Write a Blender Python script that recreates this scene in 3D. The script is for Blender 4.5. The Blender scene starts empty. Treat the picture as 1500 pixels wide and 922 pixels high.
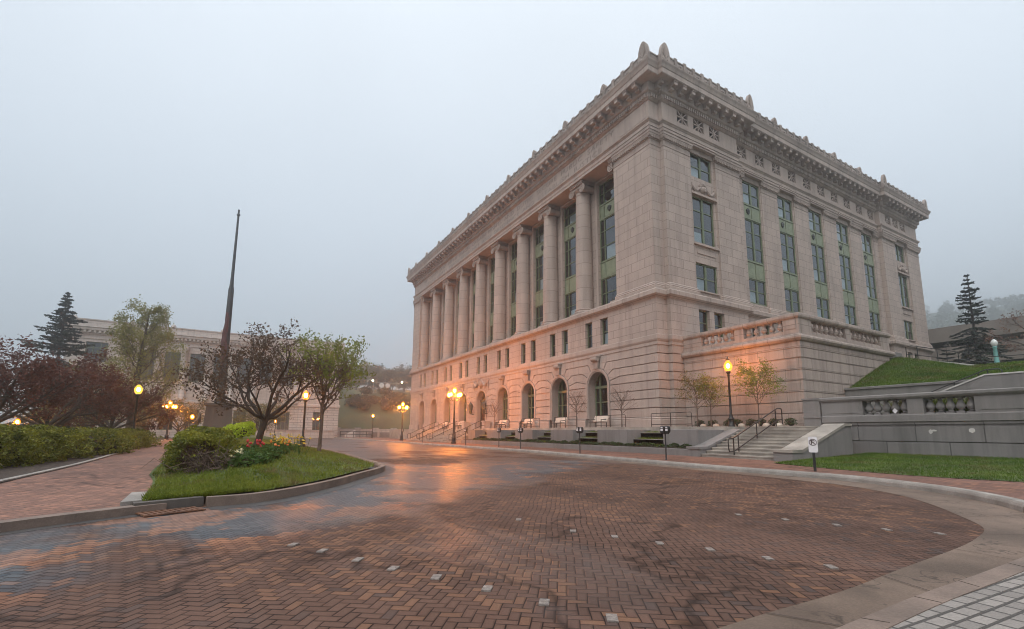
import bpy, bmesh, math, random
import numpy as np
from mathutils import Vector, Matrix
SC = bpy.context.scene
COL = SC.collection
PI = math.pi
rnd = random.Random(7)

# ------------------------------------------------------------------ objects
def link(o):
    COL.objects.link(o)
    return o

def tag(o, label=None, cat=None, group=None, kind=None):
    if label: o['label'] = label
    if cat: o['category'] = cat
    if group: o['group'] = group
    if kind: o['kind'] = kind
    return o

def empty(name, loc=(0, 0, 0), rotz=0.0, label=None, cat=None, group=None, kind=None):
    o = link(bpy.data.objects.new(name, None))
    o.location = loc
    o.rotation_euler = (0, 0, rotz)
    o.empty_display_size = 0.3
    return tag(o, label, cat, group, kind)

def copy_tree(o, parent=None):
    c = link(o.copy())
    c.parent = parent
    for ch in list(o.children):
        copy_tree(ch, c)
    return c

def worldloc(o):
    p = Vector((0, 0, 0))
    while o is not None:
        p += Vector(o.location)
        o = o.parent
    return p

class MB:
    """collects faces, builds ONE mesh object; f maps local (u, d, z) to world"""
    def __init__(self, f=None):
        self.v = []; self.f = []; self.m = []; self.fr = f; self.mi = 0
    def P(self, p):
        return self.fr(*p) if self.fr else tuple(p)
    def face(self, pts, raw=False):
        n = len(self.v)
        self.v.extend([tuple(p) if raw else self.P(p) for p in pts])
        self.f.append(tuple(range(n, n + len(pts)))); self.m.append(self.mi)
    def mesh(self, pts, faces, raw=False):
        n = len(self.v)
        self.v.extend([tuple(p) if raw else self.P(p) for p in pts])
        for q in faces:
            self.f.append(tuple(n + i for i in q)); self.m.append(self.mi)
    def box(self, x0, x1, y0, y1, z0, z1, b=0.0):
        if b <= 0:
            pts = [(x0, y0, z0), (x1, y0, z0), (x1, y1, z0), (x0, y1, z0), (x0, y0, z1), (x1, y0, z1), (x1, y1, z1), (x0, y1, z1)]
            self.mesh(pts, [(0, 3, 2, 1), (4, 5, 6, 7), (0, 1, 5, 4), (1, 2, 6, 5), (2, 3, 7, 6), (3, 0, 4, 7)])
        else:
            # top edges chamfered
            pts = [(x0, y0, z0), (x1, y0, z0), (x1, y1, z0), (x0, y1, z0),
                   (x0, y0, z1 - b), (x1, y0, z1 - b), (x1, y1, z1 - b), (x0, y1, z1 - b),
                   (x0 + b, y0 + b, z1), (x1 - b, y0 + b, z1), (x1 - b, y1 - b, z1), (x0 + b, y1 - b, z1)]
            self.mesh(pts, [(0, 3, 2, 1), (8, 9, 10, 11), (0, 1, 5, 4), (1, 2, 6, 5), (2, 3, 7, 6), (3, 0, 4, 7),
                            (4, 5, 9, 8), (5, 6, 10, 9), (6, 7, 11, 10), (7, 4, 8, 11)])
    def prism(self, poly, d0, d1):
        """poly in (u, z), extruded along d"""
        n = len(poly)
        pts = [(u, d0, z) for u, z in poly] + [(u, d1, z) for u, z in poly]
        fs = [tuple(range(n)), tuple(range(2 * n - 1, n - 1, -1))]
        fs += [(i, (i + 1) % n, n + (i + 1) % n, n + i) for i in range(n)]
        self.mesh(pts, fs)
    def slab(self, poly, z0, z1):
        """poly in (x, y), extruded along z"""
        n = len(poly)
        pts = [(x, y, z0) for x, y in poly] + [(x, y, z1) for x, y in poly]
        fs = [tuple(range(n)), tuple(range(2 * n - 1, n - 1, -1))]
        fs += [(i, (i + 1) % n, n + (i + 1) % n, n + i) for i in range(n)]
        self.mesh(pts, fs)
    def lathe(self, prof, c=(0, 0, 0), n=16, axis='z', a0=0.0, cap=True):
        pts = []
        for r, h in prof:
            for k in range(n):
                a = a0 + 2 * PI * k / n
                x, y = r * math.cos(a), r * math.sin(a)
                if axis == 'z': p = (c[0] + x, c[1] + y, c[2] + h)
                elif axis == 'y': p = (c[0] + x, c[1] + h, c[2] + y)
                else: p = (c[0] + h, c[1] + x, c[2] + y)
                pts.append(p)
        fs = []
        m = len(prof)
        for i in range(m - 1):
            for k in range(n):
                k2 = (k + 1) % n
                fs.append((i * n + k, i * n + k2, (i + 1) * n + k2, (i + 1) * n + k))
        if cap:
            if prof[0][0] > 1e-4: fs.append(tuple(range(n - 1, -1, -1)))
            if prof[-1][0] > 1e-4: fs.append(tuple((m - 1) * n + k for k in range(n)))
        self.mesh(pts, fs)
    def tube(self, pts, r, n=6, cap=True):
        P = [Vector(self.P(p)) for p in pts]
        R = r if isinstance(r, (list, tuple)) else [r] * len(P)
        vs = []
        up = None
        for i, p in enumerate(P):
            t = (P[min(i + 1, len(P) - 1)] - P[max(i - 1, 0)])
            if t.length < 1e-9: t = Vector((0, 0, 1))
            t.normalize()
            if up is None:
                a = Vector((0, 0, 1)) if abs(t.z) < 0.9 else Vector((1, 0, 0))
                up = (a - t * a.dot(t)).normalized()
            else:
                up = up - t * up.dot(t)
                if up.length < 1e-6:
                    a = Vector((0, 0, 1)) if abs(t.z) < 0.9 else Vector((1, 0, 0))
                    up = a - t * a.dot(t)
                up.normalize()
            s = t.cross(up)
            for k in range(n):
                a = 2 * PI * k / n
                vs.append(p + (up * math.cos(a) + s * math.sin(a)) * R[i])
        fs = []
        for i in range(len(P) - 1):
            for k in range(n):
                k2 = (k + 1) % n
                fs.append((i * n + k, i * n + k2, (i + 1) * n + k2, (i + 1) * n + k))
        if cap:
            fs.append(tuple(range(n - 1, -1, -1)))
            fs.append(tuple((len(P) - 1) * n + k for k in range(n)))
        self.mesh(vs, fs, raw=True)
    def sweep(self, path, prof, closed=False, z0=0.0, caps=True):
        """path in (x, y) with the outside on its right hand; prof = [(out, z)]"""
        n = len(path)
        dirs = []
        for i in range(n if closed else n - 1):
            a, b = path[i], path[(i + 1) % n]
            l = math.hypot(b[0] - a[0], b[1] - a[1])
            dirs.append(((b[0] - a[0]) / l, (b[1] - a[1]) / l))
        ms = []
        for i in range(n):
            if closed: d0, d1 = dirs[i - 1], dirs[i]
            else: d0, d1 = dirs[max(i - 1, 0)], dirs[min(i, n - 2)]
            n0 = (d0[1], -d0[0]); n1 = (d1[1], -d1[0])
            k = 1 + n0[0] * n1[0] + n0[1] * n1[1]
            k = max(k, 0.25)
            ms.append(((n0[0] + n1[0]) / k, (n0[1] + n1[1]) / k))
        m = len(prof)
        pts = []
        for i in range(n):
            for o, z in prof:
                pts.append((path[i][0] + ms[i][0] * o, path[i][1] + ms[i][1] * o, z + z0))
        fs = []
        for i in range(n if closed else n - 1):
            j = (i + 1) % n
            for k in range(m - 1):
                fs.append((i * m + k, j * m + k, j * m + k + 1, i * m + k + 1))
        if caps and not closed:
            fs.append(tuple(range(m))); fs.append(tuple((n - 1) * m + k for k in range(m - 1, -1, -1)))
        self.mesh(pts, fs)
    def cells(self, u0, u1, z0, z1, d, holes, depth=0.0):
        us = sorted(set([u0, u1] + [h[0] for h in holes] + [h[1] for h in holes]))
        zs = sorted(set([z0, z1] + [h[2] for h in holes] + [h[3] for h in holes]))
        for a, b in zip(us, us[1:]):
            run = None
            for c, e in zip(zs, zs[1:]):
                um, zm = (a + b) / 2, (c + e) / 2
                if any(h[0] < um < h[1] and h[2] < zm < h[3] for h in holes):
                    continue
                self.face([(a, d, c), (b, d, c), (b, d, e), (a, d, e)])
        if depth:
            for h in holes:
                a, b, c, e = h[:4]
                D = d + depth
                self.face([(a, d, c), (a, D, c), (a, D, e), (a, d, e)])
                self.face([(b, d, c), (b, d, e), (b, D, e), (b, D, c)])
                self.face([(a, d, e), (a, D, e), (b, D, e), (b, d, e)])
                self.face([(a, d, c), (b, d, c), (b, D, c), (a, D, c)])
    def build(self, name, mats, parent=None, smooth=False, fix=True, loc=None):
        """loc: the object's own origin (world); default the parent's"""
        if not isinstance(mats, (list, tuple)): mats = [mats]
        me = bpy.data.meshes.new(name)
        o = bpy.data.objects.new(name, me)
        base = worldloc(parent) if parent else Vector(loc or (0, 0, 0))
        vs = [(x - base.x, y - base.y, z - base.z) for x, y, z in self.v]
        me.from_pydata(vs, [], self.f)
        for mt in mats: me.materials.append(mt)
        if len(mats) > 1: me.polygons.foreach_set('material_index', self.m)
        if fix and len(self.f) < 60000:
            bm = bmesh.new(); bm.from_mesh(me)
            bmesh.ops.recalc_face_normals(bm, faces=bm.faces)
            bm.to_mesh(me); bm.free()
        if smooth:
            me.polygons.foreach_set('use_smooth', [True] * len(me.polygons))
            try: me.set_sharp_from_angle(angle=math.radians(40))
            except Exception: pass
        me.update()
        link(o)
        if parent: o.parent = parent
        elif loc: o.location = loc
        return o

def npmesh(name, co, k, mat, parent=None, loc=None):
    """co: (N*k, 3) array, faces of k consecutive vertices"""
    base = worldloc(parent) if parent else Vector(loc or (0, 0, 0))
    co = np.asarray(co, dtype=np.float32) - np.array(base, dtype=np.float32)
    nv = len(co); nf = nv // k
    me = bpy.data.meshes.new(name)
    me.vertices.add(nv); me.vertices.foreach_set('co', co.ravel())
    me.loops.add(nv); me.loops.foreach_set('vertex_index', np.arange(nv, dtype=np.int32))
    me.polygons.add(nf); me.polygons.foreach_set('loop_start', np.arange(0, nv, k, dtype=np.int32))
    me.materials.append(mat)
    me.update(calc_edges=True)
    o = link(bpy.data.objects.new(name, me))
    if parent: o.parent = parent
    elif loc: o.location = loc
    return o

def FR(u, d, z): return (u, d, z)                     # front facade: u = x, outside is -y
def SIDE(x0): return lambda u, d, z: (x0 - d, u, z)    # facade facing +x: u = y

def inset(poly, g):
    poly = [q for i, q in enumerate(poly) if math.hypot(q[0] - poly[i - 1][0], q[1] - poly[i - 1][1]) > 1e-5]
    n = len(poly)
    A = sum(poly[i][0] * poly[(i + 1) % n][1] - poly[(i + 1) % n][0] * poly[i][1] for i in range(n))
    if A < 0: poly = poly[::-1]
    out = []
    for i in range(n):
        p0, p1, p2 = poly[i - 1], poly[i], poly[(i + 1) % n]
        a = (p1[0] - p0[0], p1[1] - p0[1]); b = (p2[0] - p1[0], p2[1] - p1[1])
        la, lb = math.hypot(*a), math.hypot(*b)
        na = (-a[1] / la, a[0] / la); nb = (-b[1] / lb, b[0] / lb)
        k = max(0.35, 1 + na[0] * nb[0] + na[1] * nb[1])
        out.append((p1[0] + g * (na[0] + nb[0]) / k, p1[1] + g * (na[1] + nb[1]) / k))
    return out

def catmull(pts, n=6):
    out = []
    P = [np.array(p, float) for p in pts]
    P = [2 * P[0] - P[1]] + P + [2 * P[-1] - P[-2]]
    for i in range(1, len(P) - 2):
        for k in range(n):
            t = k / n
            a, b, c, d = P[i - 1:i + 3]
            q = 0.5 * (2 * b + (c - a) * t + (2 * a - 5 * b + 4 * c - d) * t * t + (3 * b - a - 3 * c + d) * t ** 3)
            out.append(tuple(q))
    out.append(tuple(P[-2]))
    return out

def resample(pts, n):
    P = np.array(pts, float)
    s = np.r_[0, np.cumsum(np.hypot(*(P[1:] - P[:-1]).T[:2]))]
    t = np.linspace(0, s[-1], n)
    return [tuple(np.array([np.interp(q, s, P[:, k]) for k in range(P.shape[1])])) for q in t]

# ------------------------------------------------------------------ materials
class NT:
    def __init__(self, name):
        self.m = bpy.data.materials.new(name); self.m.use_nodes = True
        self.t = self.m.node_tree; self.t.nodes.clear()
        self.out = self.n('ShaderNodeOutputMaterial')
    def n(self, ty, **kw):
        x = self.t.nodes.new(ty)
        for k, v in kw.items(): setattr(x, k, v)
        return x
    def l(self, a, b): self.t.links.new(a, b)
    def _in(self, sock, v):
        if v is None: return
        if hasattr(v, 'is_output') or isinstance(v, bpy.types.NodeSocket): self.l(v, sock)
        else: sock.default_value = v
    def math(self, op, a, b=None, c=None, clamp=False):
        x = self.n('ShaderNodeMath', operation=op, use_clamp=clamp)
        self._in(x.inputs[0], a); self._in(x.inputs[1], b)
        if c is not None: self._in(x.inputs[2], c)
        return x.outputs[0]
    def mix(self, f, a, b, mode='MIX'):
        x = self.n('ShaderNodeMix', data_type='RGBA', blend_type=mode)
        self._in(x.inputs[0], f)
        self._in(x.inputs[6], a if not isinstance(a, tuple) else tuple(a) + (1,) * (4 - len(a)))
        self._in(x.inputs[7], b if not isinstance(b, tuple) else tuple(b) + (1,) * (4 - len(b)))
        return x.outputs[2]
    def mixf(self, f, a, b):
        x = self.n('ShaderNodeMix', data_type='FLOAT')
        self._in(x.inputs[0], f); self._in(x.inputs[2], a); self._in(x.inputs[3], b)
        return x.outputs[0]
    def ramp(self, f, a, b, lo=0.0, hi=1.0):
        x = self.n('ShaderNodeMapRange')
        self._in(x.inputs[0], f); x.inputs[1].default_value = a; x.inputs[2].default_value = b
        x.inputs[3].default_value = lo; x.inputs[4].default_value = hi
        return x.outputs[0]
    def pos(self, scale=(1, 1, 1)):
        g = self.n('ShaderNodeNewGeometry')
        if scale == (1, 1, 1): return g.outputs['Position']
        mp = self.n('ShaderNodeMapping'); mp.inputs['Scale'].default_value = scale
        self.l(g.outputs['Position'], mp.inputs[0])
        return mp.outputs[0]
    def noise(self, vec, scale, detail=3.0, rough=0.55):
        x = self.n('ShaderNodeTexNoise'); x.inputs['Scale'].default_value = scale
        x.inputs['Detail'].default_value = detail; x.inputs['Roughness'].default_value = rough
        self._in(x.inputs['Vector'], vec)
        return x.outputs[0]
    def bump(self, h, strength=0.3, dist=0.02, normal=None):
        x = self.n('ShaderNodeBump'); x.inputs['Strength'].default_value = strength
        x.inputs['Distance'].default_value = dist
        self._in(x.inputs['Height'], h)
        if normal is not None: self.l(normal, x.inputs['Normal'])
        return x.outputs[0]
    def principled(self, col, rough=0.6, normal=None, metal=0.0, spec=0.5):
        b = self.n('ShaderNodeBsdfPrincipled')
        if isinstance(col, tuple): b.inputs['Base Color'].default_value = tuple(col[:3]) + (1,)
        else: self.l(col, b.inputs['Base Color'])
        self._in(b.inputs['Roughness'], rough); self._in(b.inputs['Metallic'], metal)
        self._in(b.inputs['Specular IOR Level'], spec)
        if normal is not None: self.l(normal, b.inputs['Normal'])
        self.l(b.outputs[0], self.out.inputs[0])
        return b

def scl(c, k): return tuple(min(1, max(0, x * k)) for x in c)

def basic(name, col, rough=0.6, amt=0.25, scale=4.0, bump=0.15, bscale=40.0, metal=0.0, spec=0.5, fine=0.12, streak=0.0, dist=0.01, crack=0.0):
    t = NT(name)
    p = t.pos()
    n1 = t.noise(p, scale, 4)
    c = t.mix(t.ramp(n1, 0.3, 0.7), scl(col, 1 - amt), scl(col, 1 + amt))
    n2 = t.noise(p, bscale, 3)
    c = t.mix(t.ramp(n2, 0.25, 0.75, 0, 1), t.mix(fine, c, (0, 0, 0)), c)
    if crack:
        cn = t.noise(p, 0.55, 5, 0.6)
        c = t.mix(t.ramp(t.math('ABSOLUTE', t.math('SUBTRACT', cn, 0.5)), 0.0, 0.006, crack, 0), c, scl(col, 0.2))
        dn = t.noise(p, 1.7, 6, 0.7)
        c = t.mix(t.ramp(dn, 0.5, 0.66, 0, .55), c, scl(col, 0.45))
    if streak:
        n3 = t.noise(t.pos((1, 1, 0.12)), 1.6, 5)
        c = t.mix(t.ramp(n3, 0.48, 0.75, 0, streak), c, scl(col, 0.35))
    t.principled(c, rough, t.bump(n2, bump, dist) if bump else None, metal, spec)
    return t.m

def wall_uv(t):
    g = t.n('ShaderNodeNewGeometry')
    sp = t.n('ShaderNodeSeparateXYZ'); t.l(g.outputs['Position'], sp.inputs[0])
    sn = t.n('ShaderNodeSeparateXYZ'); t.l(g.outputs['True Normal'], sn.inputs[0])
    f = t.math('GREATER_THAN', t.math('ABSOLUTE', sn.outputs[0]), 0.7)
    u = t.mixf(f, sp.outputs[0], sp.outputs[1])
    cb = t.n('ShaderNodeCombineXYZ'); t.l(u, cb.inputs[0]); t.l(sp.outputs[2], cb.inputs[1])
    return cb.outputs[0], u, sp.outputs[2]

def stone(name, col, bw=1.25, bh=0.6, mortar=0.012, z0=0.0, amt=0.12, jd=0.55, speck=0.15, streak=0.35, rough=0.75, joints=True, drum=False):
    t = NT(name)
    uv, u, z = wall_uv(t)
    p = t.pos()
    big = t.noise(p, 0.35, 5, 0.6)
    c = t.mix(t.ramp(big, 0.3, 0.7), scl(col, 1 - amt), scl(col, 1 + amt))
    fine = t.noise(p, 55, 2, 0.7)
    c = t.mix(t.ramp(fine, 0.35, 0.7, speck, 0), c, scl(col, 0.4))
    hgt = fine
    if joints:
        mp = t.n('ShaderNodeMapping'); mp.inputs['Location'].default_value = (0, -z0, 0); t.l(uv, mp.inputs[0])
        br = t.n('ShaderNodeTexBrick'); t.l(mp.outputs[0], br.inputs['Vector'])
        br.inputs['Scale'].default_value = 1.0; br.inputs['Brick Width'].default_value = 40.0 if drum else bw
        br.inputs['Row Height'].default_value = bh; br.inputs['Mortar Size'].default_value = mortar
        br.inputs['Mortar Smooth'].default_value = 0.3
        br.inputs['Color1'].default_value = scl(col, 0.86) + (1,); br.inputs['Color2'].default_value = scl(col, 1.1) + (1,)
        br.inputs['Mortar'].default_value = scl(col, 1.0) + (1,)
        c = t.mix(0.55, c, br.outputs['Color'])
        c = t.mix(t.math('MULTIPLY', br.outputs['Fac'], jd), c, scl(col, 0.28))
        hgt = t.math('SUBTRACT', t.math('MULTIPLY', fine, 0.12), br.outputs['Fac'])
    st = t.noise(t.pos((1.3, 1.3, 0.10)), 1.5, 5, 0.65)
    c = t.mix(t.ramp(st, 0.47, 0.7, 0, streak), c, scl(col, 0.40))
    t.principled(c, rough, t.bump(hgt, 0.5 if joints else 0.2, 0.012), spec=0.35)
    return t.m

def leafmat(name, c1, c2, scale=1.2, trans=0.35, rough=0.55, c3=None):
    t = NT(name)
    p = t.pos()
    n1 = t.noise(p, scale, 3); n2 = t.noise(p, scale * 14, 2)
    f = t.math('ADD', t.math('MULTIPLY', n1, 0.6), t.math('MULTIPLY', n2, 0.4))
    c = t.mix(t.ramp(f, 0.36, 0.64), tuple(c1), tuple(c2))
    if c3: c = t.mix(t.ramp(t.noise(p, 0.9, 4, 0.6), 0.52, 0.64, 0, .85), c, tuple(c3))
    b = t.n('ShaderNodeBsdfPrincipled'); t.l(c, b.inputs['Base Color']); b.inputs['Roughness'].default_value = rough
    b.inputs['Specular IOR Level'].default_value = 0.3
    tr = t.n('ShaderNodeBsdfTranslucent'); t.l(c, tr.inputs[0])
    mx = t.n('ShaderNodeMixShader'); mx.inputs[0].default_value = trans
    t.l(b.outputs[0], mx.inputs[1]); t.l(tr.outputs[0], mx.inputs[2]); t.l(mx.outputs[0], t.out.inputs[0])
    return t.m

def herringbone(name, cols, grout, ang, bw=0.10, wet=True, wobble=True):
    """bricks of 2:1, laid in a herringbone, with puddled and dry areas"""
    t = NT(name)
    g = t.n('ShaderNodeNewGeometry')
    p = g.outputs['Position']
    if wobble:
        nz = t.n('ShaderNodeTexNoise'); nz.inputs['Scale'].default_value = 0.8; nz.inputs['Detail'].default_value = 2
        t.l(p, nz.inputs['Vector'])
        va = t.n('ShaderNodeVectorMath', operation='MULTIPLY_ADD')
        t.l(nz.outputs['Color'], va.inputs[0]); va.inputs[1].default_value = (0.16, 0.16, 0); t.l(p, va.inputs[2])
        pv = va.outputs[0]
    else: pv = p
    mp = t.n('ShaderNodeMapping'); mp.vector_type = 'POINT'
    mp.inputs['Rotation'].default_value = (0, 0, ang); mp.inputs['Scale'].default_value = (1 / bw, 1 / bw, 1)
    # rotate, then scale: Mapping POINT scales first, and the scale is uniform in x and y
    t.l(pv, mp.inputs[0])
    s = t.n('ShaderNodeSeparateXYZ'); t.l(mp.outputs[0], s.inputs[0])
    X, Y = s.outputs[0], s.outputs[1]
    i = t.math('FLOOR', X); j = t.math('FLOOR', Y)
    fx = t.math('SUBTRACT', X, i); fy = t.math('SUBTRACT', Y, j)
    k = t.math('FLOORED_MODULO', t.math('ADD', t.math('SUBTRACT', i, j), 0.5), 4.0)
    k = t.math('FLOOR', k)
    vert = t.math('GREATER_THAN', k, 1.5)
    odd1 = t.math('COMPARE', k, 1.0, 0.1)
    k2 = t.math('COMPARE', k, 2.0, 0.1)
    alongH = t.math('ADD', fx, odd1)
    alongV = t.math('ADD', fy, k2)
    along = t.mixf(vert, alongH, alongV)
    across = t.mixf(vert, fy, fx)
    da = t.math('MINIMUM', along, t.math('SUBTRACT', 2.0, along))
    dc = t.math('MINIMUM', across, t.math('SUBTRACT', 1.0, across))
    e = t.math('MINIMUM', da, dc)
    idx = t.math('SUBTRACT', i, odd1); idy = t.math('SUBTRACT', j, k2)
    cb = t.n('ShaderNodeCombineXYZ'); t.l(idx, cb.inputs[0]); t.l(idy, cb.inputs[1]); t.l(vert, cb.inputs[2])
    wn = t.n('ShaderNodeTexWhiteNoise', noise_dimensions='3D'); t.l(cb.outputs[0], wn.inputs['Vector'])
    r1 = wn.outputs['Value']
    vs_ = t.n('ShaderNodeVectorMath', operation='SCALE'); t.l(cb.outputs[0], vs_.inputs[0]); vs_.inputs['Scale'].default_value = bw
    pb = vs_.outputs[0]
    jv = t.noise(p, 2.2, 3, 0.6)
    joint = t.ramp(t.math('SUBTRACT', e, t.ramp(jv, 0.4, 0.75, 0, 0.05)), 0.012, 0.068, 1, 0)
    soft = t.ramp(e, 0.03, 0.2)
    big = t.noise(pb, 0.3, 4, 0.65)
    c = t.mix(r1, cols[0], cols[1])
    sel = t.math('GREATER_THAN', t.math('ADD', t.math('MULTIPLY', r1, 0.35), big), 0.78)
    c = t.mix(t.math('MULTIPLY', sel, 0.75), c, cols[2])
    sel2 = t.math('LESS_THAN', t.math('ADD', t.math('MULTIPLY', wn.outputs['Color'], 0.5), t.math('MULTIPLY', big, 0.6)), 0.36)
    c = t.mix(t.math('MULTIPLY', sel2, 0.6), c, cols[3])
    fine = t.noise(p, 60, 3, 0.7)
    c = t.mix(t.ramp(fine, 0.3, 0.75, 0.3, 0), c, (0.01, 0.008, 0.007))
    dirt = t.math('ADD', t.math('MULTIPLY', t.noise(p, 1.1, 5, 0.65), 0.4), t.math('MULTIPLY', t.noise(pb, 1.6, 4, 0.7), 0.6))
    c = t.mix(t.ramp(dirt, 0.47, 0.64, 0, 0.6), c, scl(cols[0], 0.35))
    worn = t.noise(t.pos((0.25, 0.9, 1)), 0.5, 4, 0.6)
    c = t.mix(t.ramp(worn, 0.42, 0.62, 0, 0.3), c, scl(cols[1], 1.35))
    c = t.mix(joint, c, grout)
    cn = t.noise(t.pos((0.6, 0.6, 1)), 0.42, 4, 0.55)
    c = t.mix(t.ramp(t.math('ABSOLUTE', t.math('SUBTRACT', cn, 0.5)), 0.0, 0.010, 0.75, 0), c, scl(cols[0], 0.2))
    hgt = t.math('ADD', t.math('MULTIPLY', soft, 0.9), t.math('MULTIPLY', r1, 0.35))
    hgt = t.math('ADD', hgt, t.math('MULTIPLY', fine, 0.18))
    if wet:
        w = t.noise(t.pos((0.35, 0.55, 1)), 0.55, 4, 0.6)
        # wetter towards the park side and the far end of the drive
        sp = t.n('ShaderNodeSeparateXYZ'); t.l(p, sp.inputs[0])
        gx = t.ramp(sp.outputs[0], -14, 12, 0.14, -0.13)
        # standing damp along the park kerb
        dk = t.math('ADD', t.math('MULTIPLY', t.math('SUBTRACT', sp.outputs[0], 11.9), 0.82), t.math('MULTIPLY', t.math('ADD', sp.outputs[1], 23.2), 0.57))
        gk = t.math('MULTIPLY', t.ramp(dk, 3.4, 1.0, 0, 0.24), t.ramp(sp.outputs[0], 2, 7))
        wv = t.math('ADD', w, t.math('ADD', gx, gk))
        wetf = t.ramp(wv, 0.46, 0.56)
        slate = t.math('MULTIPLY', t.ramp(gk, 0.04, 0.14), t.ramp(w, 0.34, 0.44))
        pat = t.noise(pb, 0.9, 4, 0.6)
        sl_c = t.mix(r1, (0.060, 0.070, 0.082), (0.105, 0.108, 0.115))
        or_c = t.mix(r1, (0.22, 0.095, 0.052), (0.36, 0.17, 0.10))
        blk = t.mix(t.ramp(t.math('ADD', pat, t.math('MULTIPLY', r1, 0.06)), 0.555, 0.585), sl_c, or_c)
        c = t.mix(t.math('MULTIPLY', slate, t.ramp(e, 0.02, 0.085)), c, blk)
        rough = t.mixf(wetf, 0.74, 0.47)
        c = t.mix(t.math('MULTIPLY', wetf, 0.35), c, scl(cols[3], 0.7))
        bstr = 0.8
        bn = t.bump(hgt, bstr, 0.010)
        b = t.principled(c, rough, bn, spec=t.mixf(wetf, 0.12, 0.36))
        t.l(t.math('MULTIPLY', wetf, 0.10), b.inputs['Coat Weight']); b.inputs['Coat Roughness'].default_value = 0.26; t.l(bn, b.inputs['Coat Normal'])
    else:
        t.principled(c, 0.72, t.bump(hgt, 0.6, 0.010), spec=0.25)
    return t.m

def setts(name, col, bw, bh, ang):
    t = NT(name)
    mp = t.n('ShaderNodeMapping'); mp.inputs['Rotation'].default_value = (0, 0, ang); t.l(t.pos(), mp.inputs[0])
    br = t.n('ShaderNodeTexBrick'); t.l(mp.outputs[0], br.inputs['Vector'])
    br.inputs['Scale'].default_value = 1; br.inputs['Brick Width'].default_value = bw; br.inputs['Row Height'].default_value = bh
    br.inputs['Mortar Size'].default_value = 0.012; br.inputs['Mortar Smooth'].default_value = 0.6
    br.inputs['Color1'].default_value = scl(col, 0.8) + (1,); br.inputs['Color2'].default_value = scl(col, 1.15) + (1,)
    br.inputs['Mortar'].default_value = (0.055, 0.046, 0.04, 1)
    f = t.noise(t.pos(), 70, 3)
    c = t.mix(t.ramp(f, 0.3, 0.7, 0.4, 0), br.outputs['Color'], scl(col, 0.4))
    h = t.math('SUBTRACT', t.math('MULTIPLY', f, 0.3), br.outputs['Fac'])
    t.principled(c, 0.7, t.bump(h, 0.8, 0.02))
    return t.m

def emit(name, col, s):
    t = NT(name)
    e = t.n('ShaderNodeEmission'); e.inputs[0].default_value = tuple(col) + (1,); e.inputs[1].default_value = s
    t.l(e.outputs[0], t.out.inputs[0])
    return t.m

def glassmat(name, tint=(0.55, 0.62, 0.62)):
    t = NT(name)
    gl = t.n('ShaderNodeBsdfGlossy'); gl.inputs['Roughness'].default_value = 0.03; gl.inputs[0].default_value = (0.9, 0.95, 1, 1)
    nb = t.bump(t.noise(t.pos(), 1.3, 2), 0.12, 0.03); t.l(nb, gl.inputs['Normal'])
    tr = t.n('ShaderNodeBsdfTransparent'); tr.inputs[0].default_value = tuple(tint) + (1,)
    fr = t.n('ShaderNodeFresnel'); gg = t.n('ShaderNodeNewGeometry'); t.l(t.mixf(gg.outputs['Backfacing'], 1.5, 1 / 1.5), fr.inputs[0])
    f = t.math('ADD', t.math('MULTIPLY', fr.outputs[0], 1.3), 0.06, clamp=True)
    mx = t.n('ShaderNodeMixShader'); t.l(f, mx.inputs[0]); t.l(tr.outputs[0], mx.inputs[1]); t.l(gl.outputs[0], mx.inputs[2])
    t.l(mx.outputs[0], t.out.inputs[0])
    return t.m

STONE = (0.415, 0.333, 0.291)
GREYST = (0.20, 0.184, 0.176)
M = {}
M['ashlar'] = stone('granite_ashlar', STONE, 1.3, 0.58, z0=0.05, mortar=.019, jd=.62, amt=.18)
M['ashlar_up'] = stone('granite_ashlar_upper', STONE, 1.25, 0.66, z0=0.1, mortar=.02, jd=.62, amt=.18)
M['smooth'] = stone('granite_smooth', STONE, joints=False)
M['carved'] = stone('granite_carved', scl(STONE, 0.86), joints=False, streak=0.5)
M['cornice'] = stone('granite_cornice', scl(STONE, 0.97), joints=False, streak=0.55, amt=0.18)
M['rust'] = stone('granite_rusticated', STONE, 1.35, 0.604, mortar=0.012, z0=2.28, jd=0.5, speck=0.25, amt=0.18)
M['drum'] = stone('granite_drums', STONE, bh=1.08, mortar=0.022, z0=0.3, drum=True, jd=0.6)
M['terrace'] = stone('terrace_granite', scl(STONE, 0.93), 1.5, 0.595, mortar=0.018, z0=1.75, jd=0.7, streak=0.65, amt=0.24, speck=0.25)
M['grey_wall'] = stone('grey_granite', GREYST, 2.1, 0.83, mortar=0.022, z0=0.11, jd=0.85, streak=0.65, amt=0.22, speck=0.35)
M['grey_smooth'] = stone('grey_granite_smooth', scl(GREYST, 1.12), joints=False, streak=0.45, speck=0.35, amt=0.18)
M['pale_cap'] = basic('pale_stone_coping', (0.52, 0.49, 0.46), 0.7, 0.15, 1.0, 0.2)
M['step'] = basic('worn_step_stone', (0.33, 0.29, 0.25), 0.7, 0.3, 1.2, 0.25, streak=0.3)
M['concrete'] = basic('gutter_concrete', (0.185, 0.13, 0.098), 0.7, 0.35, 0.6, 0.4, 60, fine=0.35, crack=.8, spec=.3)
M['asphalt'] = basic('damp_asphalt', (0.062, 0.055, 0.052), 0.6, 0.3, 1.2, 0.4, 60, fine=0.3)
M['kerb'] = basic('kerb_concrete', (0.20, 0.142, 0.112), 0.7, 0.35, 1.6, 0.35, 50, fine=0.3)
M['kerb_grey'] = basic('kerb_granite', (0.30, 0.265, 0.235), 0.7, 0.28, 2.0, 0.35, 50, fine=0.35)
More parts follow.
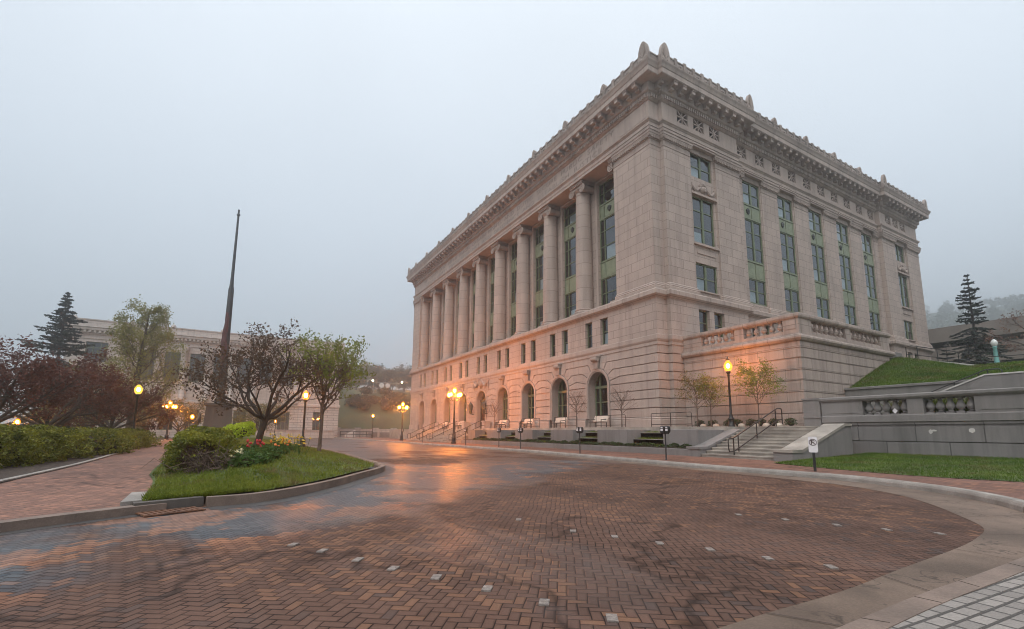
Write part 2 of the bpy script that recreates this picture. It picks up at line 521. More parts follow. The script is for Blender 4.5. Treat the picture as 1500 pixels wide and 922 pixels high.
M['road'] = herringbone('wet_brick_paving', [(0.108, 0.061, 0.046), (0.144, 0.081, 0.060), (0.225, 0.115, 0.068), (0.070, 0.058, 0.056)], (0.018, 0.011, 0.009), math.radians(36), bw=0.077)
M['walk'] = herringbone('brick_walk', [(0.17, 0.082, 0.06), (0.25, 0.125, 0.09), (0.33, 0.15, 0.09), (0.13, 0.09, 0.08)], (0.03, 0.022, 0.018), math.radians(10), wet=False)
M['path'] = herringbone('park_path_brick', [(0.18, 0.088, 0.066), (0.27, 0.14, 0.10), (0.36, 0.17, 0.11), (0.15, 0.10, 0.09)], (0.04, 0.03, 0.025), math.radians(50), wet=False)
M['setts'] = setts('granite_setts', (0.27, 0.235, 0.21), 0.17, 0.10, math.radians(93))
M['marker'] = basic('white_granite_sett', (0.26, 0.22, 0.195), 0.7, 0.35, 30, 0.5, 80, fine=0.4)
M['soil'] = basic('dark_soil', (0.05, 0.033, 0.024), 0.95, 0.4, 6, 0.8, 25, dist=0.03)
M['ground'] = basic('far_ground', (0.07, 0.075, 0.05), 0.95, 0.3, 0.05, 0.3, 3)
M['turf'] = basic('turf', (0.075, 0.10, 0.018), 0.9, 0.35, 0.7, 0.8, 30, dist=0.03, fine=0.4)
M['grass'] = leafmat('grass_blades', (0.075, 0.118, 0.008), (0.22, 0.238, 0.03), 0.7, 0.4, c3=(0.17, 0.13, 0.055))
M['green'] = basic('green_painted_metal', (0.125, 0.155, 0.088), 0.5, 0.12, 3, 0.05, 30)
M['greenlt'] = basic('green_panel_metal', (0.21, 0.24, 0.155), 0.5, 0.14, 3, 0.05, 30)
M['grass_deep'] = leafmat('deep_grass_blades', (0.042, 0.098, 0.008), (0.13, 0.19, 0.022), 0.7, 0.4, c3=(0.14, 0.12, 0.04))
M['glass'] = glassmat('window_glass')
M['dark'] = basic('dark_interior', (0.014, 0.015, 0.016), 0.9, 0.2, 2, 0)
M['blind'] = basic('white_blind', (0.62, 0.64, 0.68), 0.8, 0.06, 3, 0)
M['iron'] = basic('black_iron', (0.014, 0.013, 0.013), 0.4, 0.3, 6, 0.1)
M['ironbrown'] = basic('brown_rail', (0.03, 0.018, 0.014), 0.45, 0.3, 6, 0.1)
def globemat(name, col, s):
    t = NT(name)
    e = t.n('ShaderNodeEmission'); e.inputs[0].default_value = tuple(col) + (1,); e.inputs[1].default_value = s
    tr = t.n('ShaderNodeBsdfTransparent'); mx = t.n('ShaderNodeMixShader'); mx.inputs[0].default_value = 0.5
    t.l(e.outputs[0], mx.inputs[1]); t.l(tr.outputs[0], mx.inputs[2]); t.l(mx.outputs[0], t.out.inputs[0])
    return t.m
M['lamp'] = globemat('lit_lamp_globe', (1.0, 0.25, 0.018), 3.6)
M['bulb'] = emit('sodium_bulb', (1.0, 0.27, 0.025), 1750.0)
M['lampsoft'] = globemat('lit_lamp_globe_soft', (1.0, 0.50, 0.07), 2.2)
M['bulbmid'] = emit('far_bulb', (1.0, 0.28, 0.025), 800.0)
M['bulbsoft'] = emit('dim_bulb', (1.0, 0.5, 0.1), 90.0)
M['monument'] = stone('monument_granite', (0.10, 0.085, 0.075), joints=False, streak=.5)
M['lampwhite'] = emit('lit_white_lamp', (1.0, 0.80, 0.5), 40.0)
M['lampoff'] = basic('milky_globe', (0.62, 0.62, 0.6), 0.3, 0.05, 3, 0)
M['bark'] = basic('bark', (0.05, 0.036, 0.028), 0.9, 0.35, 8, 0.8, 30, dist=0.02)
M['bark_pale'] = basic('pale_bark', (0.13, 0.09, 0.07), 0.9, 0.3, 8, 0.6, 30, dist=0.01)
M['bronze'] = basic('dark_bronze', (0.055, 0.06, 0.055), 0.5, 0.3, 3, 0.15, metal=0.3)
M['oak'] = basic('oak_door', (0.13, 0.05, 0.022), 0.5, 0.3, 5, 0.2)
M['sign'] = basic('white_sign', (0.72, 0.68, 0.69), 0.4, 0.06, 4, 0)
M['signblack'] = basic('sign_black', (0.04, 0.012, 0.014), 0.5, 0.1, 4, 0)
M['teal'] = basic('verdigris_paint', (0.16, 0.36, 0.34), 0.5, 0.2, 4, 0.1)
M['garage'] = basic('garage_concrete', (0.20, 0.168, 0.145), 0.85, 0.18, 0.4, 0.2, 20)
M['beige'] = basic('beige_bench_slab', (0.55, 0.46, 0.38), 0.6, 0.12, 3, 0.1)
M['steel'] = basic('galvanised_steel', (0.30, 0.31, 0.31), 0.45, 0.15, 4, 0, metal=0.6)
M['federal'] = stone('federal_limestone', (0.50, 0.45, 0.415), 1.6, 0.5, mortar=0.02, jd=0.6, streak=0.4)
M['federal_rust'] = stone('federal_rusticated', (0.50, 0.45, 0.415), 2.2, 0.45, mortar=0.05, jd=0.75, streak=0.4)
M['flagred'] = basic('flag_red', (0.30, 0.03, 0.03), 0.8, 0.2, 3, 0)
M['flagwhite'] = basic('flag_white', (0.6, 0.58, 0.56), 0.8, 0.1, 3, 0)
M['rusty'] = basic('rusty_grate', (0.14, 0.06, 0.03), 0.7, 0.4, 9, 0.3)
# ------------------------------------------------------------------ setting
def structure(name, mb, mat, **k):
    o = mb.build(name, mat, **k); o['kind'] = 'structure'; return o

g = MB(); g.face([(-700, -700, -0.06), (700, -700, -0.06), (700, 700, -0.06), (-700, 700, -0.06)])
structure('ground', g, M['ground'])
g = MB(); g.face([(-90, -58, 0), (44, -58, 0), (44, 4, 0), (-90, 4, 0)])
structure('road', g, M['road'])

KERB = catmull([(-78, -9.2), (-60, -8.6), (-40, -8.4), (-21.7, -8.3), (-12, -8.05), (-4, -8.0), (0, -8.35), (5.2, -9.0), (9.3, -9.45), (11.6, -9.62),
        (13.3, -9.6), (15.1, -9.82), (16.9, -10.75), (17.9, -11.7), (18.64, -12.76), (19.2, -14.0), (19.52, -15.5), (19.66, -17), (19.67, -18.5),
        (19.65, -19.5), (19.66, -20.4), (19.72, -23), (19.95, -27), (20.4, -34), (20.8, -55)], 5)
NSPLIT = 14 * 5
EDGE = catmull([(-78, -9.8), (-60, -9.2), (-40, -9.0), (-21.1, -8.95), (-12, -8.8), (-4, -8.85), (0.4, -9.35), (5.2, -9.8), (9.8, -10.2), (11.8, -10.4),
        (13.6, -10.6), (15.3, -10.95), (16.6, -11.85), (17.46, -12.85), (18.2, -14.0), (18.75, -15.0), (18.95, -16), (19.03, -16.9), (19.08, -18.2),
        (19.14, -19.47), (19.12, -20.72), (19.18, -23), (19.4, -27), (19.9, -34), (20.3, -55)], 5)
g = MB()
for i in range(len(KERB) - 1):
    a, b, c, d = EDGE[i], EDGE[i + 1], KERB[i + 1], KERB[i]
    g.face([(a[0], a[1], 0.005), (b[0], b[1], 0.005), (c[0], c[1], 0.009), (d[0], d[1], 0.009)])
structure('gutter', g, M['concrete'])
g = MB()
for i in range(8, len(KERB) - 6, 7):
    a, d = EDGE[i], KERB[i]; l = math.hypot(d[0] - a[0], d[1] - a[1]); px, py = -(d[1] - a[1]) / l * .005, (d[0] - a[0]) / l * .005
    g.face([(a[0] - px, a[1] - py, .013), (a[0] + px, a[1] + py, .013), (d[0] + px, d[1] + py, .017), (d[0] - px, d[1] - py, .017)])
structure('gutter_joint', g, M['soil'])
g = MB()
for i in range(4, len(KERB) - 6, 4):
    a, d = EDGE[i], KERB[i]; l = math.hypot(d[0] - a[0], d[1] - a[1]); ux, uy = (d[0] - a[0]) / l, (d[1] - a[1]) / l
    q = [(d[0] + ux * o_ - uy * w_, d[1] + uy * o_ + ux * w_) for o_, w_ in ((.032, -.004), (.032, .004), (.166, .004), (.166, -.004))]
    g.slab(q, .1, .1565)
structure('kerb_joint', g, M['soil'])
# kerb with a rounded arris; joints every few metres are notches
def kerb_strip(name, path, mat, h=0.155, w=0.17, side=1):
    mb = MB()
    pr = [(0.03, -0.02), (0.02, h * 0.55), (0.0, h - 0.03), (-0.03, h), (-w, h), (-w, -0.02)]
    if side < 0: path = path[::-1]
    mb.sweep(path, pr)
    return structure(name, mb, mat)
kerb_strip('kerb', KERB[:NSPLIT + 1], M['kerb_grey'], side=1)
kerb_strip('kerb', KERB[NSPLIT:], M['kerb'], side=1)
def off(path, d):
    out = []
    for i in range(len(path)):
        a = path[max(i - 1, 0)]; b = path[min(i + 1, len(path) - 1)]
        l = math.hypot(b[0] - a[0], b[1] - a[1])
        out.append((path[i][0] - (b[1] - a[1]) / l * d, path[i][1] + (b[0] - a[0]) / l * d))
    return out
kin = off(KERB, 0.165)
g = MB(); g.slab(kin[:NSPLIT + 1] + [(30, -12.6), (44, -12), (44, 1.2), (10.5, 1.2), (-78, 1.2)], -0.02, 0.15)
structure('sidewalk', g, M['walk'])
g = MB(); g.slab(kin[NSPLIT:] + [(44, -55), (44, -12.02), (30, -12.62)], -0.02, 0.150)
structure('cobbled_pavement', g, M['setts'])

# park side: raised island lawn, brick path, planting beds
ISL = catmull([(12.02, -23.95), (11.85, -23.3), (11.2, -22.62), (10, -21.75), (8.5, -20.88), (7.4, -20.22), (6.5, -19.8), (5.5, -19.53), (3.5, -19.4),
        (-2, -19.2), (-9, -19.15), (-20, -19.4), (-50, -19.8), (-66, -20)], 5)
kerb_strip('kerb', ISL, M['kerb'], side=-1)
g = MB()
o1 = off(ISL, -0.02); o2 = off(ISL, 0.5)
o2 = [p if i > 14 else (p[0] - (14 - i) * 0.0, p[1]) for i, p in enumerate(off(ISL, -0.5))]
for i in range(len(ISL) - 1):
    a, b = ISL[i], ISL[i + 1]; c, d = o2[i + 1], o2[i]
    g.face([(a[0], a[1], 0.008), (b[0], b[1], 0.008), (c[0], c[1], 0.004), (d[0], d[1], 0.004)])
structure('gutter', g, M['asphalt'])
PR = catmull([(12.2, -24.75), (10.2, -24.9), (8.3, -25.1), (5.9, -25.45), (-5, -26.1), (-18, -27.0), (-45, -28.6), (-66, -29.8)], 4)
PL = catmull([(14.9, -27.9), (12.2, -27.5), (9.7, -27.5), (7.8, -27.55), (4, -27.6), (-0.7, -27.8), (-18, -28.9), (-45, -30.6), (-66, -32)], 4)
PR = resample(PR, 60); PL = resample(PL, 60)
g = MB()
for i in range(59):
    z = lambda k: 0.10 + 0.05 * min(1, k / 6)
    g.face([(PR[i][0], PR[i][1], z(i)), (PR[i + 1][0], PR[i + 1][1], z(i + 1)), (PL[i + 1][0], PL[i + 1][1], z(i + 1)), (PL[i][0], PL[i][1], z(i))])
structure('path', g, M['path'])
APR = catmull([(12.1, -24.55), (12.75, -25.6), (13.6, -26.6), (14.9, -27.9), (16, -30), (17, -34), (18, -55)], 5)
kerb_strip('kerb', APR, M['kerb'], h=0.115, w=0.24, side=1)
g = MB()
q = off(APR, 0.42)
q2 = off(APR, -0.42)
for i in range(len(APR) - 1):
    g.face([(APR[i][0], APR[i][1], 0.008), (APR[i + 1][0], APR[i + 1][1], 0.008), (q2[i + 1][0], q2[i + 1][1], 0.004), (q2[i][0], q2[i][1], 0.004)])
    g.face([(APR[i][0], APR[i][1], 0.007), (APR[i + 1][0], APR[i + 1][1], 0.007), (q[i + 1][0], q[i + 1][1], 0.0035), (q[i][0], q[i][1], 0.0035)])
structure('gutter', g, M['asphalt'])
# path edging of pale stone on the hedge side
g = MB()
pe = off(PL, 0.0); pe2 = off(PL, 0.14)
for i in range(4, 59):
    a, b = PL[i], PL[i + 1]
    l = math.hypot(b[0] - a[0], b[1] - a[1]); nx, ny = (b[1] - a[1]) / l, -(b[0] - a[0]) / l
    s = -1 if ny > 0 else 1
    nx, ny = nx * s, ny * s
    g.face([(a[0], a[1], 0.19), (b[0], b[1], 0.19), (b[0] + nx * .13, b[1] + ny * .13, 0.19), (a[0] + nx * .13, a[1] + ny * .13, 0.19)])
    g.face([(a[0], a[1], 0.12), (b[0], b[1], 0.12), (b[0], b[1], 0.19), (a[0], a[1], 0.19)])
structure('path_edging', g, M['kerb_grey'])
# bed under the hedge
g = MB(); g.slab([PL[i] for i in range(59, 2, -1)] + [(14.3, -30), (14.3, -58), (-66, -58)], -0.02, 0.165)
structure('planting_bed', g, M['soil'])
g = MB(); g.slab([(13.5, -31.6), (13.5, -57), (-65, -57), (-65, -33.2), (-18, -31.3)], .1, .19); structure('park_lawn', g, M['turf'])

def sdist(p, poly):
    x, y = p; best = 1e9
    for i in range(len(poly) - 1):
        ax, ay = poly[i]; bx, by = poly[i + 1]
        dx, dy = bx - ax, by - ay
        t = max(0, min(1, ((x - ax) * dx + (y - ay) * dy) / (dx * dx + dy * dy + 1e-12)))
        best = min(best, math.hypot(x - ax - t * dx, y - ay - t * dy))
    return best
def isl_z(x, y):
    d = min(sdist((x, y), ISL[:60]), sdist((x, y), PR) * 0.9)
    s = min(1, d / 2.8)
    return 0.145 + 0.25 * s * s * (3 - 2 * s)
# island lawn: lofted between the kerb and the path edge
kk = resample(off(ISL, 0.16), 90); pp = resample(PR, 90)
g = MB(); N = 12
rows = [[(kk[i][0] + (pp[i][0] - kk[i][0]) * j / N, kk[i][1] + (pp[i][1] - kk[i][1]) * j / N) for j in range(N + 1)] for i in range(90)]
vs = [(x, y, isl_z(x, y)) for r in rows for x, y in r]
g.mesh(vs, [(i * (N + 1) + j, (i + 1) * (N + 1) + j, (i + 1) * (N + 1) + j + 1, i * (N + 1) + j + 1) for i in range(89) for j in range(N)])
structure('island_lawn', g, M['turf'], smooth=True)

# lower lawn in front of the balustraded wall
def low_z(x, y):
    return 0.15 + 0.24 * max(0, min(1, (y + 7.2) / 7.5))
g = MB()
E1 = catmull([(10.9, -6.6), (11.8, -7.0), (13.4, -7.6), (15.0, -8.1), (16.4, -8.15), (17.6, -7.9), (20, -7.4), (28, -7.2)], 5)
vs, fs = [], []
E1r = resample(E1, 30)
for i, (x, y) in enumerate(E1r):
    for j in range(8):
        yy = y + (0.75 - y) * j / 7
        xx = x if x > 10.95 else x
        vs.append((xx, yy, low_z(xx, yy) + 0.012))
fs = [(i * 8 + j, i * 8 + j + 1, (i + 1) * 8 + j + 1, (i + 1) * 8 + j) for i in range(29) for j in range(7)]
g.mesh(vs, fs)
structure('front_lawn', g, M['turf'], smooth=True)

# bank beside the terrace and the upper ground behind it
def bank_z(x, y):
    zt = 6.12 - 0.95 * max(0, min(1, (x - 8.0) / 3.2))
    s = max(0, min(1, (y - 6.3) / 6.5))
    s2 = s * (1.15 - 0.15 * s)
    return 3.68 + (zt - 3.68) * min(1, s2)
g = MB()
nx, ny = 28, 20
vs = [(7.66 + (25 - 7.66) * i / nx, 6.42 + (18 - 6.42) * j / ny) for i in range(nx + 1) for j in range(ny + 1)]
g.mesh([(x, y, bank_z(x, y)) for x, y in vs], [(i * (ny + 1) + j, (i + 1) * (ny + 1) + j, (i + 1) * (ny + 1) + j + 1, i * (ny + 1) + j + 1) for i in range(nx) for j in range(ny)])
structure('lawn_bank', g, M['turf'], smooth=True)
def up_z(x, y):
    zt = 6.12 - 0.95 * max(0, min(1, (x - 8.0) / 3.2))
    t = max(0, min(1, (y - 18) / 30))
    z = zt + (6.4 - zt) * t
    if y > 165: z += (min(y, 560) - 165) * 0.285 + 4.0 * math.sin(x * 0.03 + 1) * min(1, (y - 165) / 80)
    return z
g = MB()
xs = [-260, -220, -180, -140, -100, -60, -40, -20, -5, 0.0, 7.66, 9.4, 11.2, 14, 20, 30, 45, 70, 110]; ys = [12.4, 18, 25, 35, 48, 60, 85, 120, 165, 220, 280, 340, 400, 460, 520, 560, 620]
vs = []
for x in xs:
    for y in ys:
        vs.append((x, y, up_z(x, y) if y > 17 else up_z(x, 18)))
fs = []
for i in range(len(xs) - 1):
    for j in range(len(ys) - 1):
        if j == 0 and xs[i] >= 7.66: continue
        if ys[j] < 42 and xs[i] < -0.5: continue
        fs.append((i * len(ys) + j, (i + 1) * len(ys) + j, (i + 1) * len(ys) + j + 1, i * len(ys) + j + 1))
g.mesh(vs, fs)
structure('upper_ground', g, M['ground'], smooth=True)
# embankment behind the far end of the drive
def hill_z(x, y):
    d = -88 - x
    z = 13.0 * max(0, min(1, d / 30)) ** 0.8
    z += max(0, d - 42) * 0.10
    return z * max(0.05, min(1, (y + 30) / 22))
g = MB()
xs = [-88 - 3.2 * k - max(0, k - 12) ** 1.6 * .7 for k in range(38)]; ys = [-60 + 5 * k + max(0, k - 14) * 3 for k in range(38)]
vs = [(x, y, hill_z(x, y) - 0.05 + 0.5 * math.sin(x * .4 + y * .23) * min(1, (-88 - x) / 20)) for x in xs for y in ys]
g.mesh(vs, [(i * 38 + j, i * 38 + j + 1, (i + 1) * 38 + j + 1, (i + 1) * 38 + j) for i in range(37) for j in range(37)])
structure('hill', g, basic('hill_grass', (0.05, 0.058, 0.022), 0.95, 0.35, 0.25, 0.6, 4), smooth=True)

# ------------------------------------------------------------------ courthouse
BAY = 5.03; XC = [-6.5 - BAY * k for k in range(9)]; XL, XR = -52.2, -0.35
SIDEY = [11.9 + 4.94 * k for k in range(5)]; YP0, YP1, YQ0, YQ1 = 1.0, 9.6, 34.0, 42.9; REC = -0.4
PAVY = [5.2, 38.35]
OUT = [(XL, 0), (XR, 0), (XR, 1.0), (0, 1.0), (0, YP1), (REC, YP1), (REC, YQ0), (0, YQ0), (0, YQ1), (XL, YQ1)]
court = empty('courthouse', (-26, 0, 1.5), 0, 'massive pinkish granite courthouse with a row of giant columns and green windows', 'building')
S0, SR = SIDE(0), SIDE(REC)
def part(name, mb, mat, parent=court, **k): return mb.build(name, mat, parent, **k)

# rusticated ground storey with arches
RO, RI, ZS, GD = 1.38, 1.12, 4.77, 0.72
JZ = [2.28, 2.9, 3.52, 4.12, 4.73, 5.3, 5.89, 6.51, 7.1]
THJ = {5.3: 12, 5.89: 32, 6.51: 58}
mb = MB(); G = 0.03
def bp_(z, th):      # break point of a joint: distance from the arch axis
    return (z - ZS) / math.tan(math.radians(th))
def half(k, zi0, zi1, s):
    """outline of one course beside an arch (local x measured from its axis, s = +1 right side), from the bottom joint inward, round the arch, to the top joint"""
    pts = []
    if zi1 <= ZS:
        pts = [(RO, zi0), (RO, zi1)]
    else:
        th0 = THJ.get(zi0, None); th1 = THJ.get(zi1, 79.0)
        if th0 is None:
            pts.append((RO, zi0)); a0 = 0.0
            pts.append((RO, ZS))
        else:
            pts.append((bp_(zi0, th0), zi0)); a0 = th0
        for q in range(5):
            a = math.radians(a0 + (th1 - a0) * q / 4)
            pts.append((RO * math.cos(a), ZS + RO * math.sin(a)))
        if zi1 < 7.05: pts.append((bp_(zi1, th1), zi1))
        else:
            pts.append((0.44, 7.1))
    return [(XC[k] + s * x, z) for x, z in pts]
for i in range(len(JZ) - 1):
    z0, z1 = JZ[i], JZ[i + 1]
    # end blocks
    for ends in ('R', 'L'):
        if ends == 'R': poly = [(XR, z0), (XR, z1)] + half(0, z0, z1, 1)[::-1]
        else: poly = [(XL, z0), (XL, z1)] + half(8, z0, z1, -1)[::-1]
        mb.prism(inset(poly, G), -0.0, 0.15)
    for k in range(8):
        poly = half(k, z0, z1, -1) + half(k + 1, z0, z1, 1)[::-1]
        mb.prism(inset(poly, G), -0.0, 0.15)
# corner returns
for i in range(len(JZ) - 1):
    z0, z1 = JZ[i] + G, JZ[i + 1] - G
    mb.box(XR - 0.15, XR, 0.152, 1.0, z0, z1)
    mb.box(XR + .001, -0.15, 1.0, 1.15, z0, z1)
    mb.box(-0.15, 0.0, 1.0, YP1, z0, z1)
    mb.box(REC - 0.15, REC, YP1 + .02, YQ0, z0, z1)
    mb.box(-0.15, 0, YQ0, YQ1, z0, z1)
part('rusticated_wall', mb, M['rust'])
# backing wall behind the joints, with the arched openings
mb = MB()
def arc(xc, r, n=14, a0=0.0, a1=180.0):
    return [(xc + r * math.cos(math.radians(a0 + (a1 - a0) * q / n)), ZS + r * math.sin(math.radians(a0 + (a1 - a0) * q / n))) for q in range(n + 1)]
BD = 0.12
edges = [XR - 0.12] + [v for k in range(9) for v in (XC[k] + RI, XC[k] - RI)] + [XL]
for q in range(0, len(edges), 2):
    mb.face([(edges[q], BD, 1.5), (edges[q + 1], BD, 1.5), (edges[q + 1], BD, 7.1), (edges[q], BD, 7.1)])
for xc in XC:
    mb.face([(x, BD, z) for x, z in arc(xc, RI)] + [(xc - RI, BD, 7.1), (xc + RI, BD, 7.1)])
    A = [(xc + RI, 1.5)] + arc(xc, RI) + [(xc - RI, 1.5)]
    for (x0, z0), (x1, z1) in zip(A, A[1:]):
        mb.face([(x0, BD, z0), (x1, BD, z1), (x1, GD + .25, z1), (x0, GD + .25, z0)])
mb.face([(XR - .12, BD, 1.5), (XR - .12, 1.12, 1.5), (XR - .12, 1.12, 7.1), (XR - .12, BD, 7.1)])
mb.face([(XR - .12, 1.12, 1.5), (-.12, 1.12, 1.5), (-.12, 1.12, 7.1), (XR - .12, 1.12, 7.1)])
mb.face([(-.12, 1.12, 1.5), (-.12, YP1, 1.5), (-.12, YP1, 7.1), (-.12, 1.12, 7.1)])
mb.face([(REC - .12, YP1, 1.5), (REC - .12, YQ0, 1.5), (REC - .12, YQ0, 7.1), (REC - .12, YP1, 7.1)])
mb.face([(-.12, YQ0, 1.5), (-.12, YQ1, 1.5), (-.12, YQ1, 7.1), (-.12, YQ0, 7.1)])
mb.face([(0, YQ1, 1.5), (XL, YQ1, 1.5), (XL, YQ1, 27), (0, YQ1, 27)])
mb.face([(XL, YQ1, 1.5), (XL, 0, 1.5), (XL, 0, 27), (XL, YQ1, 27)])
part('backing_wall', mb, M['carved'])
for k, xc in enumerate(XC):            # moulded archivolts, each a part
    mb = MB()
    for r0, r1, d0, d1 in ((RI + .10, RO - .006, -0.05, 0.13), (RI, RI + .10, 0.0, 0.132)):
        A = [(xc + r1, 2.3)] + arc(xc, r1) + [(xc - r1, 2.3)]; B = [(xc + r0, 2.3)] + arc(xc, r0) + [(xc - r0, 2.3)]
        for i in range(len(A) - 1):
            mb.face([(A[i][0], d0, A[i][1]), (A[i + 1][0], d0, A[i + 1][1]), (B[i + 1][0], d0, B[i + 1][1]), (B[i][0], d0, B[i][1])])
            mb.face([(B[i][0], d0, B[i][1]), (B[i + 1][0], d0, B[i + 1][1]), (B[i + 1][0], d1, B[i + 1][1]), (B[i][0], d1, B[i][1])])
            mb.face([(A[i][0], d0, A[i][1]), (A[i + 1][0], d0, A[i + 1][1]), (A[i + 1][0], d1, A[i + 1][1]), (A[i][0], d1, A[i][1])])
    part('archivolt', mb, M['smooth'])
    if k != 4:                          # scrolled keystone
        mb = MB()
        mb.prism([(xc - .2, 6.12), (xc + .2, 6.12), (xc + .33, 7.0), (xc - .33, 7.0)], -0.16, 0.1)
        mb.lathe([(0.0, -.36), (.17, -.36), (.2, -.3), (.2, .3), (.17, .36), (0, .36)], (xc, -0.2, 6.86), 12, 'x')
        mb.box(xc - .4, xc + .4, -.36, .05, 7.0, 7.08)
        part('keystone', mb, M['carved'], smooth=True)
# plinth
def plinth_profile(): return [(0, 1.4), (.13, 1.4), (.13, 2.1), (.09, 2.16), (.12, 2.2), (.1, 2.24), (0.0, 2.279)]
ed = [XR] + [v for k in range(9) for v in (XC[k] + RO, XC[k] - RO)] + [XL]
for pth_ in [[(ed[q + 1], 0), (ed[q], 0)] for q in range(2, len(ed) - 2, 2)] + [[(ed[1], 0), (XR, 0), (XR, 1.0), (0, 1.0), (0, 2.0)], [(XL, 0), (ed[-2], 0)]]:
    mb = MB(); mb.sweep(pth_, plinth_profile()); part('water_table', mb, M['smooth'])
# string course, ledge
mb = MB(); mb.sweep(OUT, [(0, 7.06), (.05, 7.1), (.05, 7.3), (.09, 7.36), (.13, 7.46), (.13, 7.74), (.08, 7.78), (0, 7.8)], True); part('string_course', mb, M['smooth'])
mb = MB(); mb.sweep(OUT, [(0, 10.2), (.03, 10.3), (.12, 10.36), (.28, 10.5), (.3, 10.52), (.3, 10.8), (.25, 10.84), (.2, 10.9), (-0.05, 10.93)], True)
mb.box(XL + .1, -4.0, .02, 1.9, 10.7, 10.925)
part('ledge', mb, stone('ledge_granite', scl(STONE, 0.95), 1.6, 2.0, z0=0.4, mortar=0.02, streak=0.5))
# mezzanine
mb = MB(FR)
pw = [(xc + s - .43, xc + s + .43, 7.9, 9.95) for xc in XC for s in (-.91, .91)]
mb.cells(XL, XR, 7.75, 10.3, 0, pw, 0.34)
mb.fr = S0
sp = [(yc + s - .58, yc + s + .58, 8.15, 9.95) for yc in PAVY for s in (-.75, .92)]
mb.cells(YP0, YP1, 7.75, 10.3, 0, sp[:2], 0.34); mb.cells(YQ0, YQ1, 7.75, 10.3, 0, sp[2:], 0.34)
mb.fr = SR
rp = [(yc + s - .5, yc + s + .5, 8.15, 9.95) for yc in SIDEY for s in (-.8, .8)]
mb.cells(YP1, YQ0, 7.75, 10.3, 0, rp, 0.34)
mb.fr = None
mb.face([(XR, 0, 7.75), (XR, 1, 7.75), (XR, 1, 10.3), (XR, 0, 10.3)]); mb.face([(XR, 1, 7.75), (0, 1, 7.75), (0, 1, 10.3), (XR, 1, 10.3)])
mb.face([(REC, YP1, 7.75), (0, YP1, 7.75), (0, YP1, 10.3), (REC, YP1, 10.3)]); mb.face([(REC, YQ0, 7.75), (0, YQ0, 7.75), (0, YQ0, 10.3), (REC, YQ0, 10.3)])
part('mezzanine_wall', mb, M['ashlar'])

def bars(mb, u0, u1, z0, z1, d, t=.09, dep=.1, vs=(), hs=(), vt=.09, ht=.07):
    mb.box(u0, u0 + t, d, d + dep, z0, z1); mb.box(u1 - t, u1, d, d + dep, z0, z1)
    mb.box(u0 + t, u1 - t, d + .002, d + dep, z0, z0 + t); mb.box(u0 + t, u1 - t, d + .002, d + dep, z1 - t, z1)
    for v in vs: mb.box(v - vt / 2, v + vt / 2, d - .01, d + dep, z0 + t, z1 - t)
    for h in hs: mb.box(u0 + t, u1 - t, d + .012, d + dep - .01, h - ht / 2, h + ht / 2)

def window(fr, u0, u1, z0, z1, d, vs=(), hs=(), blind=None, label=None, t=.09, vt=.09):
    mb = MB(fr); bars(mb, u0, u1, z0, z1, d, t, .1, vs, hs, vt)
    w = part('window', mb, M['green'])
    if label: w['label'] = label
    mb = MB(fr); mb.face([(u0 + .02, d + .055, z0 + .02), (u1 - .02, d + .055, z0 + .02), (u1 - .02, d + .055, z1 - .02), (u0 + .02, d + .055, z1 - .02)])
    mb.build('pane', M['glass'], w)
    if blind:
        a, b, c, e = blind
        mb = MB(fr); mb.box(a, b, d + .12, d + .135, c, e); mb.build('blind', M['blind'], w)
    return w
for h in pw: window(FR, h[0], h[1], h[2], h[3], .24, (), ((h[2] + h[3]) / 2,), (h[0] + .1, h[1] - .1, h[2] + .1, h[2] + .9) if rnd.random() < .25 else None, t=.07)
for f, L in ((S0, sp), (SR, rp)):
    for h in L: window(f, h[0], h[1], h[2], h[3], .24, (), ((h[2] + h[3]) / 2,), t=.07)
# arched windows and the door
for k, xc in enumerate(XC):
    if k == 4: continue
    d = GD; zb = 2.45
    mb = MB(FR)
    A = [(xc + RI - .01, zb)] + arc(xc, RI - .01) + [(xc - RI + .01, zb)]; B = [(xc + RI - .11, zb + .1)] + arc(xc, RI - .11) + [(xc - RI + .11, zb + .1)]
    for i in range(len(A) - 1):
        mb.face([(A[i][0], d, A[i][1]), (A[i + 1][0], d, A[i + 1][1]), (B[i + 1][0], d, B[i + 1][1]), (B[i][0], d, B[i][1])])
        mb.face([(B[i][0], d, B[i][1]), (B[i + 1][0], d, B[i + 1][1]), (B[i + 1][0], d + .1, B[i + 1][1]), (B[i][0], d + .1, B[i][1])])
    mb.box(xc - RI + .01, xc + RI - .01, d, d + .1, zb, zb + .1)
    for v in (-.5, .5): mb.box(xc + v - .07, xc + v + .07, d - .03, d + .1, zb + .1, ZS + math.sqrt((RI - .1) ** 2 - v * v) - .0)
    mb.box(xc - RI + .1, xc + RI - .1, d - .05, d + .1, 4.66, 4.86)
    for v0, v1 in ((-RI + .1, -.57), (-.43, .43), (.57, RI - .1)): mb.box(xc + v0, xc + v1, d + .02, d + .09, 3.55, 3.63)
    w = part('arched_window', mb, M['green'])
    mb = MB(FR); mb.face([(x, d + .06, z) for x, z in [(xc + RI - .02, zb)] + arc(xc, RI - .02) + [(xc - RI + .02, zb)]]); mb.build('pane', M['glass'], w)
    mb = MB(FR); mb.box(xc - RI - .0, xc + RI + .0, GD - .12, GD + .2, 1.5, 2.45); part('window_apron', mb, M['smooth'])
xc = XC[4]
mb = MB(FR); mb.box(xc - RI, xc + RI, .5, .75, 4.35, 4.75); mb.box(xc - RI - .05, xc + RI + .05, .42, .75, 4.75, 4.87)
mb.box(xc - RI, xc - RI + .16, .5, .8, 1.55, 4.35); mb.box(xc + RI - .16, xc + RI, .5, .8, 1.55, 4.35)
part('door_frame', mb, M['bronze'])
